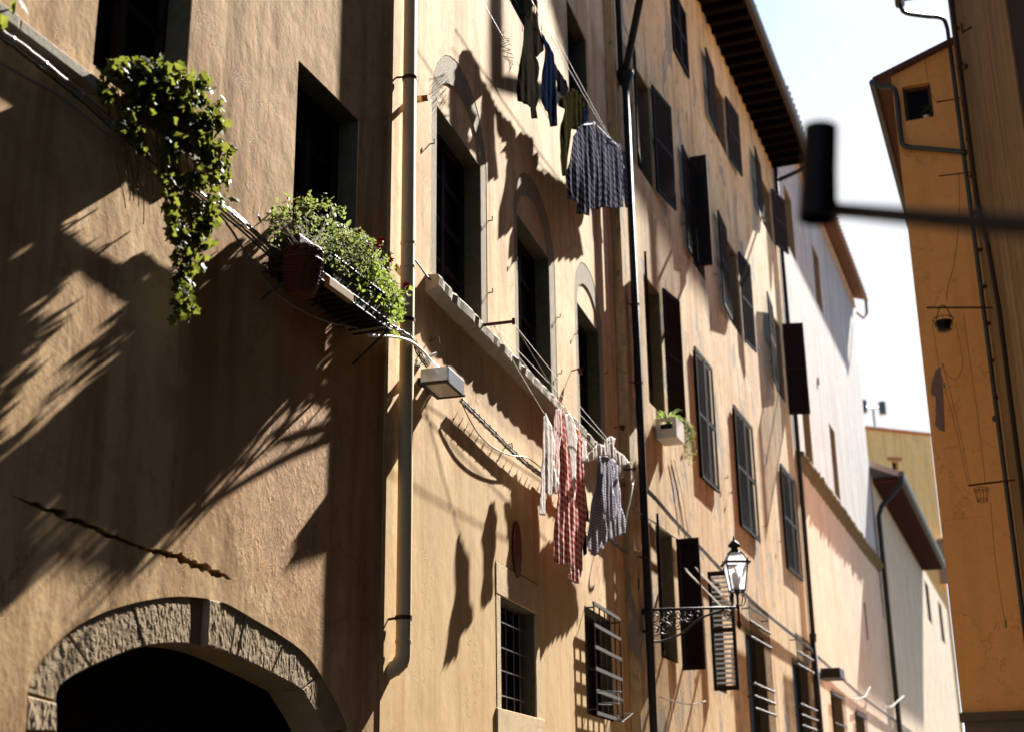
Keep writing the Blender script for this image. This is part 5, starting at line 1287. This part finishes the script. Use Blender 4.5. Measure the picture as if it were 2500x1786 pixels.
for k in range(4):
    mb.tube([loB[k], hiB[k]], .012, 6); mb.tube([hiB[k], rfB[k]], .010, 6); mb.tube([hiB[k] + Vector((0, 0, -.01)), hiB[k] + Vector((0, 0, .07))], .008, 5)
    mb.tube([loB[k], loB[(k + 1) % 4]], .014, 6); mb.tube([hiB[k], hiB[(k + 1) % 4]], .016, 6); mb.tube([rfB[k], rfB[(k + 1) % 4]], .012, 6)
H1 = sq(b1 + .004, .285); H0 = sq(b1 - .022, .285); K1 = sq(b1 + .004, .225); K0 = sq(b1 - .022, .225)
for k in range(4):
    j = (k + 1) % 4; mb.hexa([H0[k], H0[j], K0[j], K0[k], H1[k], H1[j], K1[j], K1[k]])
mb.build('frame', M_DARK, lan)
mb = MB(); z_ = b2; mb.lathe(lc + Vector((0, 0, z_ - .01)), [(.125, 0), (.06, .05), (.045, .09), (.10, .11), (.095, .135), (.045, .19), (.02, .21), (.012, .26), (0, .29)], 16)
mb.build('cap', M_DARK, lan, smooth=True)
mb = MB()
for k in range(4):
    j = (k + 1) % 4; mb.add([loB[k], loB[j], hiB[j], hiB[k]], [(0, 1, 2, 3)]); mb.add([hiB[k], hiB[j], rfB[j], rfB[k]], [(0, 1, 2, 3)])
mb.build('glass', M_GLASS, lan)
MB().lathe(lc + Vector((0, 0, b0 + .07)), [(0, 0), (.05, .0), (.062, .06), (.065, .16), (.055, .2), (.07, .24), (.066, .27), (0, .275)], 16).build('bulb', M_BULB, lan, smooth=True)
MB().lathe(lc + Vector((0, 0, b0)), [(.0, 0), (.05, 0), (.055, .05), (.04, .07), (0, .07)], 12).build('bulb_holder', M_GUT, lan, smooth=True)
# four taut white lines behind the lantern
for i, (a, b) in enumerate((((1672, 1385), (1760, 1480)), ((1675, 1392), (1765, 1482)), ((1697, 1383), (1795, 1480)), ((1702, 1390), (1790, 1482)))):
    lineobj(C.H(*a, .42), C.H(*b, .42), .0, ['lowest', 'second', 'topmost', 'third'][i] + ' of the four taut white lines left of the street lantern', .008, M_WIRE, 4, 'taut lines by the lantern')

# ---------------- wire basket on the barred window
wb = thing('wire_basket', B.H(1470, 1700, .3), 'empty bent wire plant ring hooked on the barred window at bottom centre', 'wire basket')
for (zz, rr) in ((1688, .20), (1716, .17)):
    c_ = B.H(1487, zz, .33); MB().tube([c_ + B.t * (rr * math.cos(a)) + B.n * (rr * .8 * math.sin(a)) for a in [2 * math.pi * k / 20 for k in range(21)]], .006, 5).build('ring', M_STEEL, wb)
MB().tube([B.H(1508, 1692, .33), B.H(1512, 1740, .4), B.H(1545, 1740, .5), B.H(1518, 1762, .5), B.H(1508, 1745, .4)], .006, 5).build('stay', M_DARK, wb)

# ---------------- right side: rods, baskets, lines
Q = Frame(0, 20.6, 90)
def rod(u0, v0, u1, v1, label, r=.011):
    return tag(MB().tube([Q.H(u0, v0), Q.H(u1, v1)], r, 8).build('iron_rod', M_RUST, None), label, 'iron rod', 'iron rods on the right hand houses')
rod(2286, 250, 2345, 240, 'topmost short rod right of the little window in the orange wall')
rod(2293, 430, 2385, 419, 'short rod on the orange wall below the grey drain pipe')
rod(2262, 751, 2432, 751, 'long iron rod holding the hanging basket against the orange wall', .015)
rod(2363, 1184, 2480, 1170, 'lowest iron rod on the orange wall holding the empty basket', .014)
hb = thing('hanging_basket', Q.H(2305, 780), 'dark wire hanging basket with black liner on the long rod, orange wall', 'hanging basket')
c_ = Q.H(2306, 806, .0); mb = MB()
for (r_, z_) in ((.10, .0), (.13, .10), (.15, .18)): mb.tube([c_ + Vector((r_ * math.cos(a), r_ * math.sin(a), z_)) for a in [2 * math.pi * k / 20 for k in range(21)]], .006, 5)
for k in range(8):
    a = 2 * math.pi * k / 8; mb.tube([c_ + Vector((.10 * math.cos(a), .10 * math.sin(a), 0)), c_ + Vector((.15 * math.cos(a), .15 * math.sin(a), .18))], .005, 5)
mb.tube(smooth_path([c_ + Vector((-.1, 0, .18)), c_ + Vector((-.02, 0, .38)), c_ + Vector((.06, 0, .36)), c_ + Vector((.12, 0, .18))], 6), .008, 6)
mb.build('wire_frame', M_DARK, hb)
MB().lathe(c_ + Vector((0, 0, .01)), [(0, 0), (.085, .0), (.115, .10), (.12, .13), (.0, .14)], 16).build('liner', M_SOIL, hb)
eb = thing('hanging_basket', Q.H(2398, 1205), 'empty brown wire basket hanging from the lowest rod, orange wall', 'hanging basket')
c_ = Q.H(2399, 1223, .0); mb = MB()
for (r_, z_) in ((.07, .0), (.075, .03), (.095, .16), (.10, .19)): mb.tube([c_ + Vector((r_ * math.cos(a), r_ * math.sin(a), z_)) for a in [2 * math.pi * k / 16 for k in range(17)]], .004, 5)
for k in range(6):
    a = 2 * math.pi * k / 6 + .3; mb.tube([c_ + Vector((.07 * math.cos(a), .07 * math.sin(a), 0)), c_ + Vector((.10 * math.cos(a), .10 * math.sin(a), .19))], .004, 5)
mb.build('wire_frame', M_RUST, eb)
def qline(px, label, r=.003, k=6, mat=None): return tag(MB().tube(smooth_path([Q.H(u, v) for u, v in px], k), r, 5).build('cord', mat or M_CABLED, None), label, 'cord', 'cords in front of the orange wall')
qline([(2258, 145), (2270, 220), (2286, 248)], 'thin cord from the orange house roof to the topmost rod')
qline([(2341, 425), (2342, 520), (2330, 640), (2314, 700), (2311, 735)], 'cord curving down to the hoop of the hanging basket', .004)
qline([(2276, 790), (2290, 880), (2296, 960), (2298, 1040)], 'cord hanging left of the towel on the orange wall')
qline([(2334, 790), (2345, 850), (2350, 890), (2335, 925), (2312, 915), (2300, 900)], 'loop of cord swinging right of the towel')
qline([(2352, 765), (2365, 860), (2385, 1000), (2406, 1180)], 'cord running from the long rod down to the empty basket', .003)
qline([(2300, 920), (2335, 1050), (2363, 1178)], 'left of two converging cords ending at the lowest rod', .003)
qline([(2306, 900), (2345, 1060), (2368, 1178)], 'right of two converging cords ending at the lowest rod', .003)
qline([(2418, 1225), (2432, 1380), (2455, 1525)], 'long cord hanging from the lowest rod with a green end', .003)
tag(MB().tube([Q.H(2455, 1515), Q.H(2456, 1532)], .012, 8).build('cord_end', M_PEGG, None), 'tiny green weight at the end of the long cord on the orange wall', 'weight')
cloth(Q, [(2285, 902), (2296, 895), (2301, 930), (2304, 980), (2307, 1052), (2294, 1050), (2283, 1036), (2285, 1010), (2284, 968), (2273, 962), (2274, 935)], .02, M_TOWEL, 'greyish pink towel pegged on a cord in front of the orange wall', 'towel', 'towel', .02, .07, 21, cell=.02)
peg(Q, 2302, 893, .03, M_PEGG, 'green peg at the top of the towel, orange wall'); peg(Q, 2306, 940, .03, M_PEGG, 'lower green peg beside the towel, orange wall')
disc = R0.H(2432, 1020, .0)
tag(MB().tube([R1.H(2431, 1021, .0), R1.H(2431, 1021, .012)], .055, 20).build('round_plate', simple('brown_disc', (.12, .07, .03), .7), None), 'round brown cover plate low on the orange wall', 'plate')
sf = thing('window_plant', R1.H(2262, 275), 'little green pot plant in the small window of the orange wall', 'plant')
mb = MB(); c_ = R1.H(2265, 272, -.04)
for i in range(90):
    d = Vector((random.gauss(0, 1), random.gauss(0, 1), random.gauss(.4, .8))).normalized(); add_leaf(mb, c_ + d * random.uniform(.02, .09), .05, 'oval', up=d)
mb.build('foliage', M_ROSE, sf)
MB().lathe(R1.H(2262, 290, -.04), [(0, 0), (.05, 0), (.055, .05), (0, .045)], 12).build('pot', M_CRATE, sf)
ring_ = R0.H(2349, 70, .12)
tag(MB().tube([ring_ + Vector((.0, .03 * math.cos(a) * 2, .06 * math.sin(a))) for a in [2 * math.pi * k / 16 for k in range(17)]], .012, 6).tube([ring_ - R0.n * .12, ring_ - Vector((0, 0, .06))], .012, 6).build('iron_ring', M_RUST, None), 'small iron ring on the streaked wall, upper right', 'ring')
tag(MB().tube([R0.H(2340, 167, .02), R0.H(2360, 163, .02)], .03, 8).build('iron_spike', M_RUST, None), 'short iron spike behind the conduit on the streaked wall', 'spike')

# ---------------- out-of-focus wall spotlight close to the camera
sp_ = thing('wall_spotlight', CAM + ray(1995, 430).normalized() * 3.5, 'large blurred black cylindrical spotlight close to the camera, on an arm from the right', 'spotlight')
top_ = CAM + ray(2003, 312).normalized() * 3.55; bot_ = CAM + ray(1996, 535).normalized() * 3.45
ax = (bot_ - top_); Lc = ax.length; ax = ax.normalized()
MB().lathe(top_, [(0, 0), (.041, 0), (.042, Lc * .5), (.047, Lc), (.042, Lc), (.040, Lc - .05), (0, Lc - .05)], 28, axis=ax).build('cylinder', simple('spotlight_black', (.006, .005, .007), .45), sp_, smooth=False)
MB().lathe(top_ + ax * (Lc - .049), [(0, 0), (.033, 0)], 24, axis=ax).build('lens', M_PANE, sp_)
pa = CAM + ray(2030, 512).normalized() * 3.5; pb_ = CAM + ray(2300, 536).normalized() * 2.6; pc_ = CAM + ray(2520, 552).normalized() * 2.05
pd = pc_ + (pc_ - pb_) * 2.2
MB().tube([pa, pb_, pc_, pd], .017, 12).build('arm', simple('spotlight_arm_black', (.004, .003, .003), .7, spec=.1), sp_, smooth=True)
MB().tube([pa - Vector((0, 0, .02)), pa + Vector((0, 0, .02))], .018, 10).build('swivel', M_DARK, sp_)
